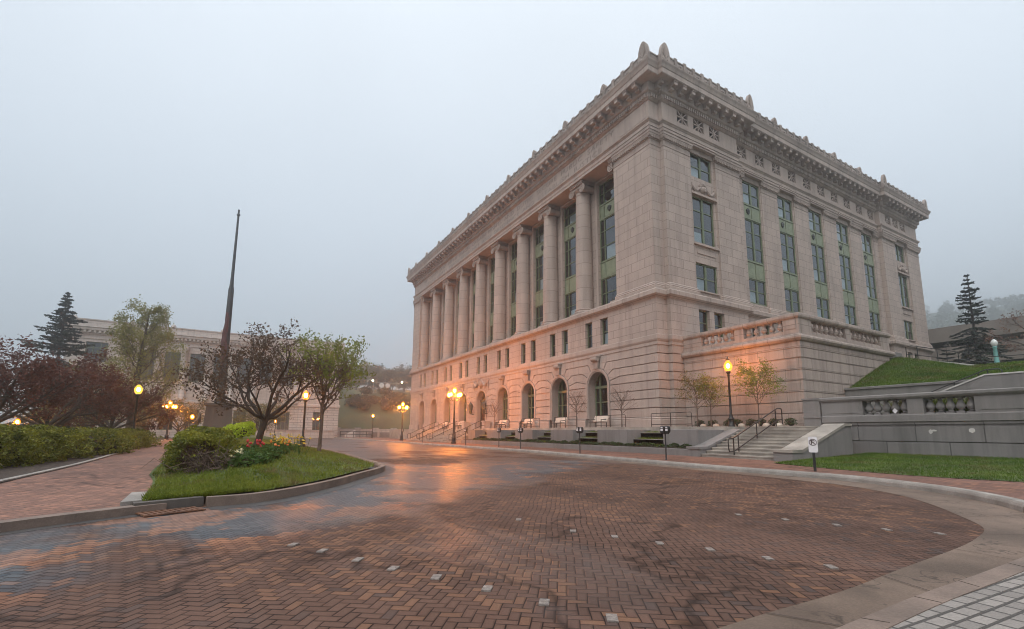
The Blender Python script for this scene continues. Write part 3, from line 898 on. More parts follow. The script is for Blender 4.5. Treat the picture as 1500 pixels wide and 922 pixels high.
for s in (-1, 1):
    mb = MB(FR); a, b = (xc - .95, xc - .015) if s < 0 else (xc + .015, xc + .95)
    mb.box(a, b, .62, .7, 1.56, 4.35)
    for z0, z1 in ((1.75, 2.35), (3.75, 4.25)): mb.box(a + .12, b - .12, .6, .63, z0, z1)
    bars(mb, a + .14, b - .14, 2.5, 3.65, .59, .06, .05, ((a + b) / 2,), (2.9, 3.3), .04, .04)
    dd = part('door', mb, M['oak'])
    mb = MB(FR); mb.face([(a + .18, .605, 2.54), (b - .18, .605, 2.54), (b - .18, .605, 3.61), (a + .18, .605, 3.61)]); mb.build('pane', M['glass'], dd)
    mb = MB(); hx = xc + s * .1; mb.tube([(hx, .6, 2.5), (hx, .52, 2.52), (hx, .52, 2.95), (hx, .6, 2.97)], .018, 6); mb.build('handle', M['steel'], dd)
mb = MB(FR); A = arc(xc, RI - .01); B = arc(xc, RI - .12)
for i in range(len(A) - 1):
    mb.face([(A[i][0], .68, A[i][1] + .1), (A[i + 1][0], .68, A[i + 1][1] + .1), (B[i + 1][0], .68, B[i + 1][1] + .1), (B[i][0], .68, B[i][1] + .1)])
for a in (45, 90, 135): mb.tube([(xc, .68, 4.85), (xc + 1.02 * math.cos(math.radians(a)), .68, 4.85 + 1.02 * math.sin(math.radians(a)))], .03, 4)
fan = part('fanlight', mb, M['bronze'])
mb = MB(FR); mb.face([(x, .72, z + .0) for x, z in arc(xc, RI - .02)]); mb.build('pane', M['glass'], fan)
# carved cartouche with swags above the door
mb = MB()
mb.lathe([(0, -.32), (.25, -.3), (.42, -.18), (.46, -.05), (.46, .05)], (xc, 0, 6.75), 14, 'y')
mb.lathe([(0, -.42), (.16, -.4), (.22, -.3)], (xc, 0, 7.25), 10, 'y')
for s in (-1, 1):
    pts = [(xc + s * (.45 + 1.35 * q / 8), -.12, 7.0 - .55 * math.sin(PI * q / 8)) for q in range(9)]
    mb.tube(pts, [.07 + .09 * math.sin(PI * q / 8) for q in range(9)], 8)
    mb.tube([(xc + s * 1.82, -.08, 7.0), (xc + s * 1.84, -.09, 6.3), (xc + s * 1.84, -.06, 6.0)], [.1, .08, .03], 7)
    mb.lathe([(0, -.2), (.13, -.16), (.16, 0)], (xc + s * 1.82, 0, 7.02), 10, 'y')
part('cartouche', mb, M['carved'], smooth=True)
for s in (-1, 1):                       # bronze wall lanterns beside the door
    mb = MB(); lx = xc + s * 1.72
    mb.tube([(lx, -.02, 3.3), (lx, -.3, 3.25), (lx, -.48, 3.45)], .04, 6); mb.tube([(lx, -.02, 4.1), (lx, -.3, 4.2), (lx, -.48, 4.05)], .03, 6)
    mb.lathe([(.05, -.5), (.12, -.42), (.2, -.1), (.24, 0), (.26, .5), (.3, .55), (.2, .7), (.06, .85), (.03, .98), (0, 1.0)], (lx, -.5, 3.75), 6)
    part('wall_lantern', mb, M['bronze'])

# colonnade: window wall behind the columns, piers at the ends
WD = 1.5; CZ = (10.9, 22.7)
FZ = [(11.35, 13.9, 'low'), (15.4, 19.1, 'mid'), (20.45, 22.35, 'top')]
mb = MB(FR)
hl = [(xc - 1.27, xc + 1.27, 11.25, 22.42) for xc in XC]
mb.cells(XL + 2, -3.9, 10.9, 22.75, WD, hl, .3)
mb.cells(-4.1, XR, 10.9, 22.72, 0, []); mb.cells(XL, -49.1, 10.9, 22.72, 0, [])
mb.fr = None
for x in (-4.1, -49.1): mb.face([(x, 0, 10.9), (x, WD, 10.9), (x, WD, 22.72), (x, 0, 22.72)])
mb.face([(XR, 0, 10.9), (XR, 1, 10.9), (XR, 1, 22.72), (XR, 0, 22.72)]); mb.face([(XR, 1, 10.9), (0, 1, 10.9), (0, 1, 22.72), (XR, 1, 22.72)])
part('upper_wall', mb, M['ashlar_up'])
mb = MB(); mb.box(XL + .2, -.6, .02, 1.6, 22.71, 22.9)
for k in range(10):
    x = -3.985 - BAY * k
part('soffit', mb, M['smooth'])
# recessed jambs beside the windows
mb = MB(FR)
for xc in XC:
    for s in (-1, 1):
        a, b = sorted((xc + s * 1.28, xc + s * 1.52)); mb.box(a, b, WD - .08, WD + .02, 11.1, 22.5)
    mb.box(xc - 1.52, xc + 1.52, WD - .1, WD + .02, 22.42, 22.66)
part('window_surround', mb, M['smooth'])

def rosette(fr, u, z, d, parent):
    mb = MB(fr)
    for q in range(5): mb.lathe([(0, -.09), (.09, -.08), (.12, 0)], (u + .13 * math.cos(PI / 2 + q * 2 * PI / 5), d, z + .14 * math.sin(PI / 2 + q * 2 * PI / 5)), 8, 'y')
    mb.lathe([(0, -.12), (.08, -.1), (.1, 0)], (u, d, z), 8, 'y')
    mb.prism([(u - .14, z - .02), (u + .14, z - .02), (u, z - .32)], d - .06, d + .02)
    mb.build('rosette', M['bronze'], parent, smooth=True)
def spandrel(fr, u0, u1, z0, z1, d, vs, ros=None):
    mb = MB(fr); mb.box(u0, u1, d + .03, d + .12, z0, z1)
    cuts = [u0] + list(vs) + [u1]
    for a, b in zip(cuts, cuts[1:]):
        mb.box(a + .1, b - .1, d - .0, d + .032, z0 + .14, z1 - .14)
    for v in [u0 + .04, u1 - .04] + list(vs): mb.box(v - .045, v + .045, d - .03, d + .03, z0, z1)
    mb.box(u0, u1, d - .05, d + .03, z0 - .0, z0 + .09); mb.box(u0, u1, d - .05, d + .03, z1 - .09, z1)
    s = part('spandrel_panel', mb, M['greenlt'])
    if ros is not None: rosette(fr, ros, (z0 + z1) / 2 + .05, d, s)
for k, xc in enumerate(XC):
    u0, u1, d = xc - 1.25, xc + 1.25, WD + .2
    vs = (xc - .66, xc + .66)
    for z0, z1, kind in FZ:
        hs = ((z0 + z1) / 2,) if kind != 'mid' else (18.05, 16.7)
        bl = None
        if rnd.random() < .5: bl = (xc - .55, xc + .55, z0 + .12, z0 + (.9 if kind != 'mid' else 1.2))
        window(FR, u0, u1, z0, z1, d, vs, hs, bl)
    spandrel(FR, u0, u1, 13.9, 15.4, d, vs); spandrel(FR, u0, u1, 19.1, 20.45, d, vs, xc)
# columns
def volute(mb, x, y, z, ln):
    mb.lathe([(0, -ln - .03), (.06, -ln - .03), (.07, -ln), (.13, -ln), (.14, -ln - .03), (.2, -ln - .03), (.21, -ln), (.27, -ln), (.28, -ln - .03), (.36, -ln - .03), (.38, -ln),
              (.3, -ln + .22), (.26, 0), (.3, ln - .22), (.38, ln), (.36, ln + .03), (0, ln + .03)], (x, y, z), 18, 'y')
def column(x, y=.95):
    mb = MB()
    prof = [(.735, 11.45), (.74, 11.5)]
    for q in range(9):
        t = q / 8; prof.append((.735 - .105 * (t ** 1.7), 11.55 + 10.05 * t))
    prof += [(.66, 21.62), (.66, 21.7), (.63, 21.72), (.63, 21.9)]
    mb.lathe(prof, (x, y, 0), 28)
    c = part('column', mb, M['drum'], smooth=True)
    mb = MB(); mb.box(x - .92, x + .92, y - .9, y + .9, 10.9, 11.1)
    mb.lathe([(.9, 11.1), (.93, 11.16), (.9, 11.24), (.82, 11.26), (.78, 11.31), (.82, 11.36), (.84, 11.4), (.8, 11.45), (.74, 11.47)], (x, y, 0), 24)
    mb.build('base', M['smooth'], c, smooth=True)
    mb = MB()
    mb.lathe([(.63, 21.85), (.7, 21.95), (.8, 22.1), (.82, 22.18), (.7, 22.2)], (x, y, 0), 24)
    for s in (-1, 1): volute(mb, x + s * .72, y, 22.06, .7)
    mb.box(x - .72, x + .72, y - .68, y + .68, 22.18, 22.42)
    mb.box(x - .84, x + .84, y - .8, y + .8, 22.42, 22.52); mb.box(x - .88, x + .88, y - .84, y + .84, 22.52, 22.712)
    for q in range(9): mb.lathe([(0, -.06), (.045, 0), (0, .06)], (x - .5 + q * .125, y - .72 - .02, 22.08), 6, 'z')
    mb.build('capital', M['carved'], c, smooth=True)
for k in range(10): column(-3.985 - BAY * k)
# pier and pilaster mouldings
CAP = [(0, 21.5), (.03, 21.53), (.03, 21.6), (0.005, 21.63), (.005, 21.95), (.05, 21.98), (.06, 22.05), (.14, 22.12), (.17, 22.25), (.17, 22.3), (.2, 22.33), (.2, 22.5), (.24, 22.54), (.24, 22.7)]
BAS = [(.19, 10.9), (.19, 11.08), (.16, 11.12), (.18, 11.18), (.14, 11.24), (.08, 11.28), (.09, 11.34), (.05, 11.4), (0, 11.44)]
def eggs(path):
    mb = MB()
    for (ax, ay), (bx, by) in zip(path, path[1:]):
        l = math.hypot(bx - ax, by - ay)
        if l < .5: continue
        nx, ny = (by - ay) / l, -(bx - ax) / l
        n = int(l / .19)
        for q in range(n):
            t = (q + .5) / n; x, y = ax + (bx - ax) * t + nx * .115, ay + (by - ay) * t + ny * .115
            mb.box(x - .05, x + .05, y - .05, y + .05, 22.02, 22.2)
    return mb
pil = [[(-4.1, 0), (XR, 0), (XR, 1.0), (0, 1.0), (0, 3.75), (-.3, 3.75)], [(-.3, 6.65), (0, 6.65), (0, YP1), (REC, YP1), (REC, SIDEY[0] - 1.3), (REC - .3, SIDEY[0] - 1.3)], [(XL, 0), (-49.1, 0)]]
for a, b in zip(SIDEY, SIDEY[1:]): pil.append([(REC - .3, a + 1.3), (REC, a + 1.3), (REC, b - 1.3), (REC - .3, b - 1.3)])
pil.append([(REC - .3, SIDEY[-1] + 1.3), (REC, SIDEY[-1] + 1.3), (REC, YQ0), (0, YQ0), (0, PAVY[1] - 1.45), (-.3, PAVY[1] - 1.45)])
pil.append([(-.3, PAVY[1] + 1.45), (0, PAVY[1] + 1.45), (0, YQ1), (-.5, YQ1)])
for P_ in pil:
    mb = MB(); mb.sweep(P_, CAP); e = eggs(P_); mb.mesh(e.v, e.f, raw=True); part('pilaster_capital', mb, M['carved'])
    mb = MB(); mb.sweep(P_, BAS); part('pilaster_base', mb, M['smooth'])
# side facade walls
mb = MB(S0)
for yc, (a, b) in zip(PAVY, ((YP0, YP1), (YQ0, YQ1))):
    mb.cells(a, b, 10.9, 22.72, 0, [(yc - 1.45, yc + 1.45, 10.95, 22.72)], .16)
    wn = [(yc - 1.2, yc + 1.2, 11.4, 13.5), (yc - 1.2, yc + 1.2, 15.0, 18.7), (yc - 1.2, yc + 1.2, 20.2, 22.12)]
    mb.cells(yc - 1.45, yc + 1.45, 10.95, 22.72, .15, wn, .3)
mb.fr = SR
mb.cells(YP1, YQ0, 10.9, 22.72, 0, [(yc - 1.3, yc + 1.3, 11.1, 22.72) for yc in SIDEY], .06)
mb.cells(YP1, YQ0, 11.1, 22.72, .05, [(yc - 1.2, yc + 1.18, 11.5, 22.02) for yc in SIDEY] + [(a, b, 11.1, 22.72) for a, b in zip([YP1] + [y + 1.3 for y in SIDEY], [y - 1.3 for y in SIDEY] + [YQ0])], .25)
mb.fr = None
mb.face([(REC, YP1, 10.3), (0, YP1, 10.3), (0, YP1, 22.72), (REC, YP1, 22.72)])
mb.face([(REC, YQ0, 10.3), (0, YQ0, 10.3), (0, YQ0, 22.72), (REC, YQ0, 22.72)])
part('side_wall', mb, M['ashlar_up'])
for f, yl, w_, d0 in ((S0, PAVY, 1.3, .15), (SR, SIDEY, 1.24, .1)):      # drip caps over the top windows
    for yc in yl:
        mb = MB(f); mb.box(yc - w_, yc + w_, d0 - .06, d0 + .05, 22.06, 22.42); mb.box(yc - w_ - .03, yc + w_ + .03, d0 - .36, d0 + .05, 22.42, 22.56); mb.box(yc - w_ - .03, yc + w_ + .03, d0 - .42, d0 + .05, 22.56, 22.66)
        part('drip_cap', mb, M['smooth'])
for yc in PAVY:
    for (z0, z1, hs) in ((11.4, 13.5, (12.4,)), (15.0, 18.7, (17.6, 16.3)), (20.2, 22.12, (21.1,))):
        window(S0, yc - 1.2, yc + 1.2, z0, z1, .26, (yc - .02,), hs, (yc - 1.02, yc - .12, z0 + .1, z0 + .95), t=.1, vt=.2)
    mb = MB(S0)                          # garland with a shield over the tall window
    for q in range(7):
        a = q * PI / 6; mb.lathe([(0, -.16), (.12, -.12), (.15, 0)], (yc + .36 * math.cos(a), .15, 19.35 + .42 * math.sin(a)), 8, 'y')
    mb.lathe([(0, -.26), (.2, -.22), (.32, -.08), (.34, .05)], (yc, .15, 19.3), 12, 'y'); mb.lathe([(0, -.3), (.09, -.26), (.1, -.1)], (yc, .15, 19.15), 8, 'y')
    for s in (-1, 1):
        mb.tube([(yc + s * (.4 + .85 * q / 6), .1, 19.45 - .38 * math.sin(PI * q / 6)) for q in range(7)], [.06 + .08 * math.sin(PI * q / 6) for q in range(7)], 7)
        mb.tube([(yc + s * 1.28, .1, 19.6), (yc + s * 1.3, .1, 19.1)], [.09, .04], 6)
    part('garland', mb, M['carved'], smooth=True)
    for nm_, bb in (('window_hood', (yc - 1.42, yc + 1.42, -.02, .15, 18.72, 18.9)), ('window_sill', (yc - 1.42, yc + 1.42, -.0, .15, 14.82, 14.98)), ('panel_moulding', (yc - 1.0, yc + 1.0, .1, .15, 14.2, 14.3)), ('window_sill', (yc - 1.2, yc + 1.2, .02, .16, 11.3, 11.39))):
        mb = MB(S0); mb.box(*bb); part(nm_, mb, M['smooth'])
for yc in SIDEY:
    u0, u1, d = yc - 1.18, yc + 1.15, .15
    for z0, z1, hs in ((11.55, 13.62, (12.6,)), (15.1, 18.72, (17.6, 16.3)), (20.02, 22.0, (21.0,))):
        window(SR, u0, u1, z0, z1, d, (yc,), hs, (yc - .98, yc - .12, z0 + .1, z0 + .95 + .3 * rnd.random()) if rnd.random() < .85 else None, t=.1, vt=.2)
    spandrel(SR, u0, u1, 13.62, 15.1, d, (yc,)); spandrel(SR, u0, u1, 18.72, 20.02, d, (yc,), yc - .55)
# dark rooms behind the glass
mb = MB()
mb.face([(XL + .3, 1.35, 1.6), (-1, 1.35, 1.6), (-1, 1.35, 10.2), (XL + .3, 1.35, 10.2)])
mb.face([(XL + .3, 2.5, 10.95), (-1.0, 2.5, 10.95), (-1.0, 2.5, 22.6), (XL + .3, 2.5, 22.6)])
mb.face([(-1.35, 1.6, 7.8), (-1.35, YQ1 - .3, 7.8), (-1.35, YQ1 - .3, 22.6), (-1.35, 1.6, 22.6)])
part('interior_wall', mb, M['dark'])

# entablature
mb = MB(); mb.sweep(OUT, [(-.02, 22.7), (.03, 22.7), (.03, 22.95), (.07, 22.97), (.07, 23.22), (.1, 23.25), (.14, 23.32), (.2, 23.38), (.21, 23.5), (-.03, 23.55)], True); part('architrave', mb, M['smooth'])
GY = [(0, y) for y in (3.2, 5.0, 6.85)] + [(REC, 10.9 + 2.46 * k) for k in range(10)] + [(0, y) for y in (36.0, 37.75, 39.5)]
mb = MB()
FRZ = -.03
mb.face([(XL, .03, 23.5), (XR - .03, .03, 23.5), (XR - .03, .03, 25.1), (XL, .03, 25.1)])
mb.face([(XR - .03, .03, 23.5), (XR - .03, 1.03, 23.5), (XR - .03, 1.03, 25.1), (XR - .03, .03, 25.1)]); mb.face([(XR - .03, 1.03, 23.5), (-.03, 1.03, 23.5), (-.03, 1.03, 25.1), (XR - .03, 1.03, 25.1)])
for y_ in (YP1, YQ0): mb.face([(REC - .03, y_, 23.5), (-.03, y_, 23.5), (-.03, y_, 25.1), (REC - .03, y_, 25.1)])
for x0, a, b in ((0, YP0, YP1), (REC, YP1, YQ0), (0, YQ0, YQ1)):
    mb.fr = SIDE(x0); mb.cells(a, b, 23.5, 25.1, .03, [(y - .62, y + .62, 23.98, 25.03) for xx, y in GY if xx == x0 and a < y < b], .5)
mb.fr = None
part('frieze', mb, M['smooth'])
for xx, y in GY:
    f = SIDE(xx); mb = MB(f)
    mb.box(y - .62, y + .62, .48, .5, 23.98, 25.03)
    g_ = part('frieze_grille', mb, M['dark'])
    mb = MB(f); zc = 24.505
    mb.box(y - .62, y - .58, .05, .16, 23.985, 25.025); mb.box(y + .58, y + .62, .05, .16, 23.985, 25.025); mb.box(y - .58, y + .58, .05, .16, 23.985, 24.025); mb.box(y - .58, y + .58, .05, .16, 24.985, 25.025)
    for a in range(0, 180, 45):
        ux, uz = math.cos(math.radians(a)), math.sin(math.radians(a)); L_ = .56 if a == 0 else (.46 if a == 90 else .66)
        q = .042
        mb.prism([(y + ux * L_ - uz * q, zc + uz * L_ + ux * q), (y - ux * L_ - uz * q, zc - uz * L_ + ux * q), (y - ux * L_ + uz * q, zc - uz * L_ - ux * q), (y + ux * L_ + uz * q, zc + uz * L_ - ux * q)], .055 + a * .0001, .15)
    mb.lathe([(0, .03), (.09, .04), (.1, .15)], (y, 0, zc), 10, 'y')
    mb.build('lattice', M['smooth'], g_)
# raised tablets at the ends of the frieze
for a, b in ((-3.3, -.7), (XL + .4, XL + 2.9)):
    mb = MB(FR); mb.prism([(a, 23.8), (a + .35, 23.72), (b, 23.72), (b, 24.95), (a + .35, 24.95), (a, 24.85), (a + .15, 24.33)], -.01, .04); part('tablet', mb, M['smooth'])
mb = MB()
mb.sweep(OUT, [(-.03, 24.98), (.05, 25.02), (.12, 25.1), (.14, 25.12), (.14, 25.42), (.2, 25.46), (.3, 25.52), (.33, 25.6), (.33, 26.12), (1.0, 26.16), (1.0, 26.2), (1.04, 26.2), (1.04, 26.57), (1.08, 26.6), (1.1, 26.66), (1.15, 26.8), (1.22, 26.92), (1.24, 27.0), (.3, 27.06)], True)
# dentils and modillions, carried round every face
for i in range(3, 9) if False else range(len(OUT)):
    a, b = OUT[i], OUT[(i + 1) % len(OUT)]
    if a[0] == b[0] == XL or a[1] == b[1] == YQ1: continue
    l = math.hypot(b[0] - a[0], b[1] - a[1])
    tx, ty = (b[0] - a[0]) / l, (b[1] - a[1]) / l; nx, ny = ty, -tx
    def bx(u0, u1, o0, o1, z0, z1):
        xs_ = [a[0] + tx * u0 + nx * o0, a[0] + tx * u1 + nx * o1]; ys_ = [a[1] + ty * u0 + ny * o0, a[1] + ty * u1 + ny * o1]
        mb.box(min(xs_), max(xs_), min(ys_), max(ys_), z0, z1)
    if l > .6:
        n = int(l / .23)
        for q in range(n): c_ = (q + .5) * l / n; bx(c_ - .065, c_ + .065, .1, .25, 25.13, 25.4)
        n = max(1, round((l - .0) / .93))
        for q in range(n):
            c_ = (q + .5) * l / n
            bx(c_ - .17, c_ + .17, .3, .93, 25.86, 26.155); bx(c_ - .17, c_ + .17, .3, .62, 25.68, 25.87); bx(c_ - .2, c_ + .2, .3, .97, 26.08, 26.158)
part('cornice', mb, M['cornice'])
# cresting: low parapet of scrolled blocks with palmette antefixes
mb = MB()
mb.sweep(OUT, [(1.0, 27.0), (1.02, 27.1), (.97, 27.12), (.97, 27.62), (1.02, 27.66), (1.02, 27.74), (.72, 27.74), (.72, 27.0)], True)
for i in range(len(OUT)):
    a, b = OUT[i], OUT[(i + 1) % len(OUT)]
    if a[0] == b[0] == XL or a[1] == b[1] == YQ1: continue
    l = math.hypot(b[0] - a[0], b[1] - a[1])
    if l < 1.2: continue
    tx, ty = (b[0] - a[0]) / l, (b[1] - a[1]) / l; nx, ny = ty, -tx
    n = round(l / 1.0)
    for q in range(n):
        c_ = (q + .5) * l / n; x, y = a[0] + tx * c_ + nx * .97, a[1] + ty * c_ + ny * .97
        w_ = .14
        mb.box(min(x + tx * w_, x - tx * w_) - abs(nx) * .28 * (nx > 0) - (abs(nx) * .05 if nx < 0 else 0), max(x + tx * w_, x - tx * w_) + abs(nx) * .06 * (nx > 0),
               min(y + ty * w_, y - ty * w_) - abs(ny) * .06 * (ny < 0), max(y + ty * w_, y - ty * w_) + abs(ny) * .28 * (ny < 0), 27.05, 27.92, .04)
        # scrolled roundel between the posts
        xx, yy = a[0] + tx * (c_ + l / n / 2) + nx * .97, a[1] + ty * (c_ + l / n / 2) + ny * .97
        if q < n - 1:
            ax_ = 'y' if abs(ny) > .5 else 'x'; sg = -1 if ny < -.5 else 1
            for r0 in (.19, .1): mb.lathe([(0, .05 * sg), (r0 - .05, .05 * sg), (r0, .02 * sg + .0), (r0, -.02 * sg)] if r0 > .15 else [(0, .1 * sg), (r0 - .03, .09 * sg), (r0, .0)], (xx, yy, 27.36), 10, ax_)
part('cresting', mb, stone('cresting_granite', scl(STONE, .72), joints=False, streak=.7, amt=.25, speck=.3))
def palmette(f, u, d, z0, h, w):
    mb = MB(f); n = 9
    out = [(u - w * .8, z0)]
    for q in range(n + 1):
        a = PI - PI * q / n; t = math.sin(a)
        out.append((u + w * math.cos(a) * (1 - .25 * t), z0 + h * (.3 + .7 * t ** .8) if 0 < q < n else z0 + h * .3))
    out.append((u + w * .8, z0))
    mb.prism(out, d, d + .22)
    for q in range(7):
        a = math.radians(25 + q * 130 / 6); r = h * (.55 + .33 * math.sin(a)); 
        mb.tube([(u, d - .0, z0 + .22 * h), (u + .75 * w * math.cos(a) * .8, d - .03, z0 + .22 * h + r * .72 * math.sin(a))], [.03, .055], 5)
    for s in (-1, 1): mb.lathe([(0, -.06), (.1 * w / .4, -.05), (.13 * w / .4, .02)], (u + s * .5 * w, d, z0 + .16 * h), 9, 'y')
    part('antefix', mb, M['carved'])
for k in range(10): palmette(FR, -3.985 - BAY * k, -1.0, 27.5, .82, .34)
palmette(FR, XR + .62, -1.05, 27.04, 1.6, .48); palmette(FR, XL - .6, -1.05, 27.04, 1.5, .45)
palmette(S0, 1.0 - .62, -1.05, 27.04, 1.6, .48)
palmette(S0, YP1 + .6, -1.05, 27.04, 1.5, .4); palmette(S0, YQ0 - .6, -1.05, 27.04, 1.5, .45); palmette(S0, YQ1 + .6, -1.05, 27.04, 1.4, .4)
for k in range(4): palmette(SR, 14.37 + 4.94 * k, -1.0, 27.5, .82, .34)
mb = MB(); mb.box(XL - .5, -.5, .6, YQ1 + .3, 26.6, 27.2); part('roof', mb, M['dark'])
# carved inscription
def text_mesh(body, size, x0, x1, z, y, name='inscription'):
    cu = bpy.data.curves.new(name, 'FONT'); cu.body = body; cu.size = size; cu.extrude = .012; cu.offset = -.012; cu.align_x = 'LEFT'; cu.resolution_u = 2
    tmp = bpy.data.objects.new(name + '_tmp', cu); link(tmp)
    bpy.context.view_layer.update()
    me = bpy.data.meshes.new_from_object(tmp.evaluated_get(bpy.context.evaluated_depsgraph_get()))
    bpy.data.objects.remove(tmp)
    co = np.zeros(len(me.vertices) * 3); me.vertices.foreach_get('co', co); co = co.reshape(-1, 3)
    w = co[:, 0].max() - co[:, 0].min()
    k = (x1 - x0) / w if x1 is not None else 1
    nc = np.c_[x0 + (co[:, 0] - co[:, 0].min()) * k, y - co[:, 2], z + co[:, 1]]
    return me, nc
for body, zz in (("THE  PEOPLE'S  LAWS  DEFINE  USAGES  ORDAIN  RIGHTS  AND  DUTIES  SECURE  PUBLIC  SAFETY", 24.36), ("DEFEND  LIBERTY  TEACH  REVERENCE  AND  OBEDIENCE  AND  ESTABLISH  JUSTICE", 23.72)):
    me, nc = text_mesh(body, .62, -48.0 if zz > 24 else -46.6, -4.0 if zz > 24 else -5.4, zz, .026)
    base = worldloc(court); nc = nc - np.array(base)
    me.vertices.foreach_set('co', nc.astype(np.float32).ravel()); me.materials.clear(); me.materials.append(basic('incised_letters', scl(STONE, .42), .9, .1, 5, 0)); me.update()
    o = link(bpy.data.objects.new('inscription', me)); o.parent = court

# ------------------------------------------------------------------ terrace with balusters
def baluster_mesh(h):
    mb = MB()
    mb.box(-.13, .13, -.13, .13, 0, .07 * h / .7)
    s = h / .7
    mb.lathe([(.07, .07 * s), (.1, .1 * s), (.07, .13 * s), (.1, .17 * s), (.155, .25 * s), (.16, .31 * s), (.13, .4 * s), (.085, .5 * s), (.075, .55 * s), (.1, .58 * s), (.075, .61 * s), (.09, .64 * s)], (0, 0, 0), 14)
    mb.box(-.12, .12, -.12, .12, .64 * s, .702 * s)
    return mb
def balusters(parent, pts, z, h, mat, proto=None):
    for x, y in pts:
        if proto is None:
            mb = baluster_mesh(h); mb.v = [(a + x, b + y, c + z) for a, b, c in mb.v]
            proto = mb.build('baluster', mat, parent, smooth=True, loc=None); first = (x, y)
        else:
            c = link(proto.copy()); c.parent = parent; c.location = Vector((x - first[0], y - first[1], 0))
    return proto
TX, TY0, TY1 = 7.65, 2.0, 12.3
ter = empty('balustraded_terrace', (3.8, 7, 1.5), 0, 'rusticated granite terrace block with stone balusters against the side of the courthouse', 'terrace')
JT = [1.75, 2.32, 2.92, 3.46, 4.07, 4.65, 5.28, 5.83, 6.2]
mb = MB()
mb.box(.08, TX - .05, TY0 + .05, TY1 - .05, 1.4, 6.24)
for a, b in zip(JT, JT[1:]):
    mb.box(.06, TX, TY0, TY1, a + .022, b - .022)
mb.box(.1, TX + .06, TY0 - .06, TY1 - .1, 1.4, 2.2)
ter_wall = mb.build('rusticated_wall', M['terrace'], ter)
mb = MB(); pth = [(.0, TY0), (TX, TY0), (TX, TY1 + .2), (0, TY1 + .2)]
mb.sweep(pth, [(-.1, 6.2), (.02, 6.2), (.12, 6.24), (.2, 6.34), (.2, 6.44), (.12, 6.54), (.03, 6.58), (.03, 6.62), (-.1, 6.62)])
mb.box(.1, TX - .1, TY0 + .1, TY1 - .1, 6.3, 6.55)
mb.build('torus_moulding', M['terrace'], ter)
mb = MB()
# plinth, dados and coping of the balustrade
mb.sweep(pth, [(-.42, 6.55), (-.0, 6.62), (.0, 6.8), (-.42, 6.8), (-.42, 6.55)])
dado = [(.05, 1.5), (3.85, 4.45), (6.8, TX)]
for a, b in dado: mb.box(a, b, TY0 + .012, TY0 + .42, 6.8, 7.46)
for a, b in ((TY0 + .43, 3.3), (6.98, 7.6), (11.35, TY1 + .2)): mb.box(TX - .42, TX - .012, a, b, 6.8, 7.46)
for a, b in ((.15, 1.4), (6.9, 7.5)): mb.box(a, b, TY0 - .012, TY0 + .02, 6.88, 7.38)
mb.sweep(pth, [(-.45, 7.45), (.02, 7.45), (.07, 7.5), (.1, 7.56), (.1, 7.68), (.05, 7.74), (-.2, 7.78), (-.47, 7.74), (-.45, 7.45)])
mb.build('parapet', M['terrace'], ter)
pts = [(1.5 + (q + .5) * 2.35 / 5, TY0 + .21) for q in range(5)] + [(4.45 + (q + .5) * 2.35 / 5, TY0 + .21) for q in range(5)]
pts += [(TX - .21, 3.3 + (q + .5) * 3.68 / 7) for q in range(7)] + [(TX - .21, 7.6 + (q + .5) * 3.75 / 7) for q in range(7)]
balusters(ter, pts, 6.8, .66, M['terrace'])
# ------------------------------------------------------------------ forecourt
PZ = 1.58
mb = MB(); mb.slab([(-56, -2.15), (5.9, -2.15), (5.9, -1.0), (9.9, -1.0), (9.9, 2.1), (-56, 2.1)], 0.0, PZ); structure('upper_walk', mb, M['step'])
# stepped turf between the granite blocks
mb = MB()
mb.box(-21, 6.0, -4.62, -3.7, .1, .52); mb.box(-21, 3.75, -3.72, -3.1, .1, .86); mb.box(-21, 3.75, -3.12, -2.16, .1, 1.22)
structure('planting_terrace', mb, M['soil'])
mb = MB()
for a, b, c in ((-3.72, -3.60, .90), (-3.12, -3.0, 1.26), (-2.3, -2.14, PZ + .02)): mb.box(-20.9, 3.7, a, b, .5, c)
structure('terrace_riser', mb, M['step'])
# low granite wall along the pavement
w = MB(); w.box(-21.2, 5.75, -4.78, -4.55, .1, .47, .015); low = w.build('low_wall', M['grey_smooth']); tag(low, 'long low grey granite wall edging the planting along the brick sidewalk', 'wall')
where = ['closest to the wide side stairs', 'under the arch with the first bare sapling', 'under the third arch from the building corner', 'under the fourth arch from the building corner']
names = ['grey granite block joined to the cheek of the side stairs', 'grey granite block in front of the arch nearest the building corner',
         'grey granite block in front of the second arch from the corner', 'grey granite block in front of the third arch from the corner',
         'grey granite block in front of the fourth arch from the corner', 'grey granite block right beside the entrance stairs']
for i, (a, b) in enumerate([(3.62, 5.8), (-1.65, .95), (-6.75, -4.15), (-11.8, -9.2), (-16.85, -14.25), (-20.9, -19.3)]):
    mb = MB(); mb.box(a, b, -4.2, -2.17, .35, 1.42, .02)
    o = mb.build('granite_planter_block', M['grey_smooth'], None, loc=((a + b) / 2, -3.2, .35)); tag(o, names[i], 'planter wall', 'granite blocks along the planting bed')

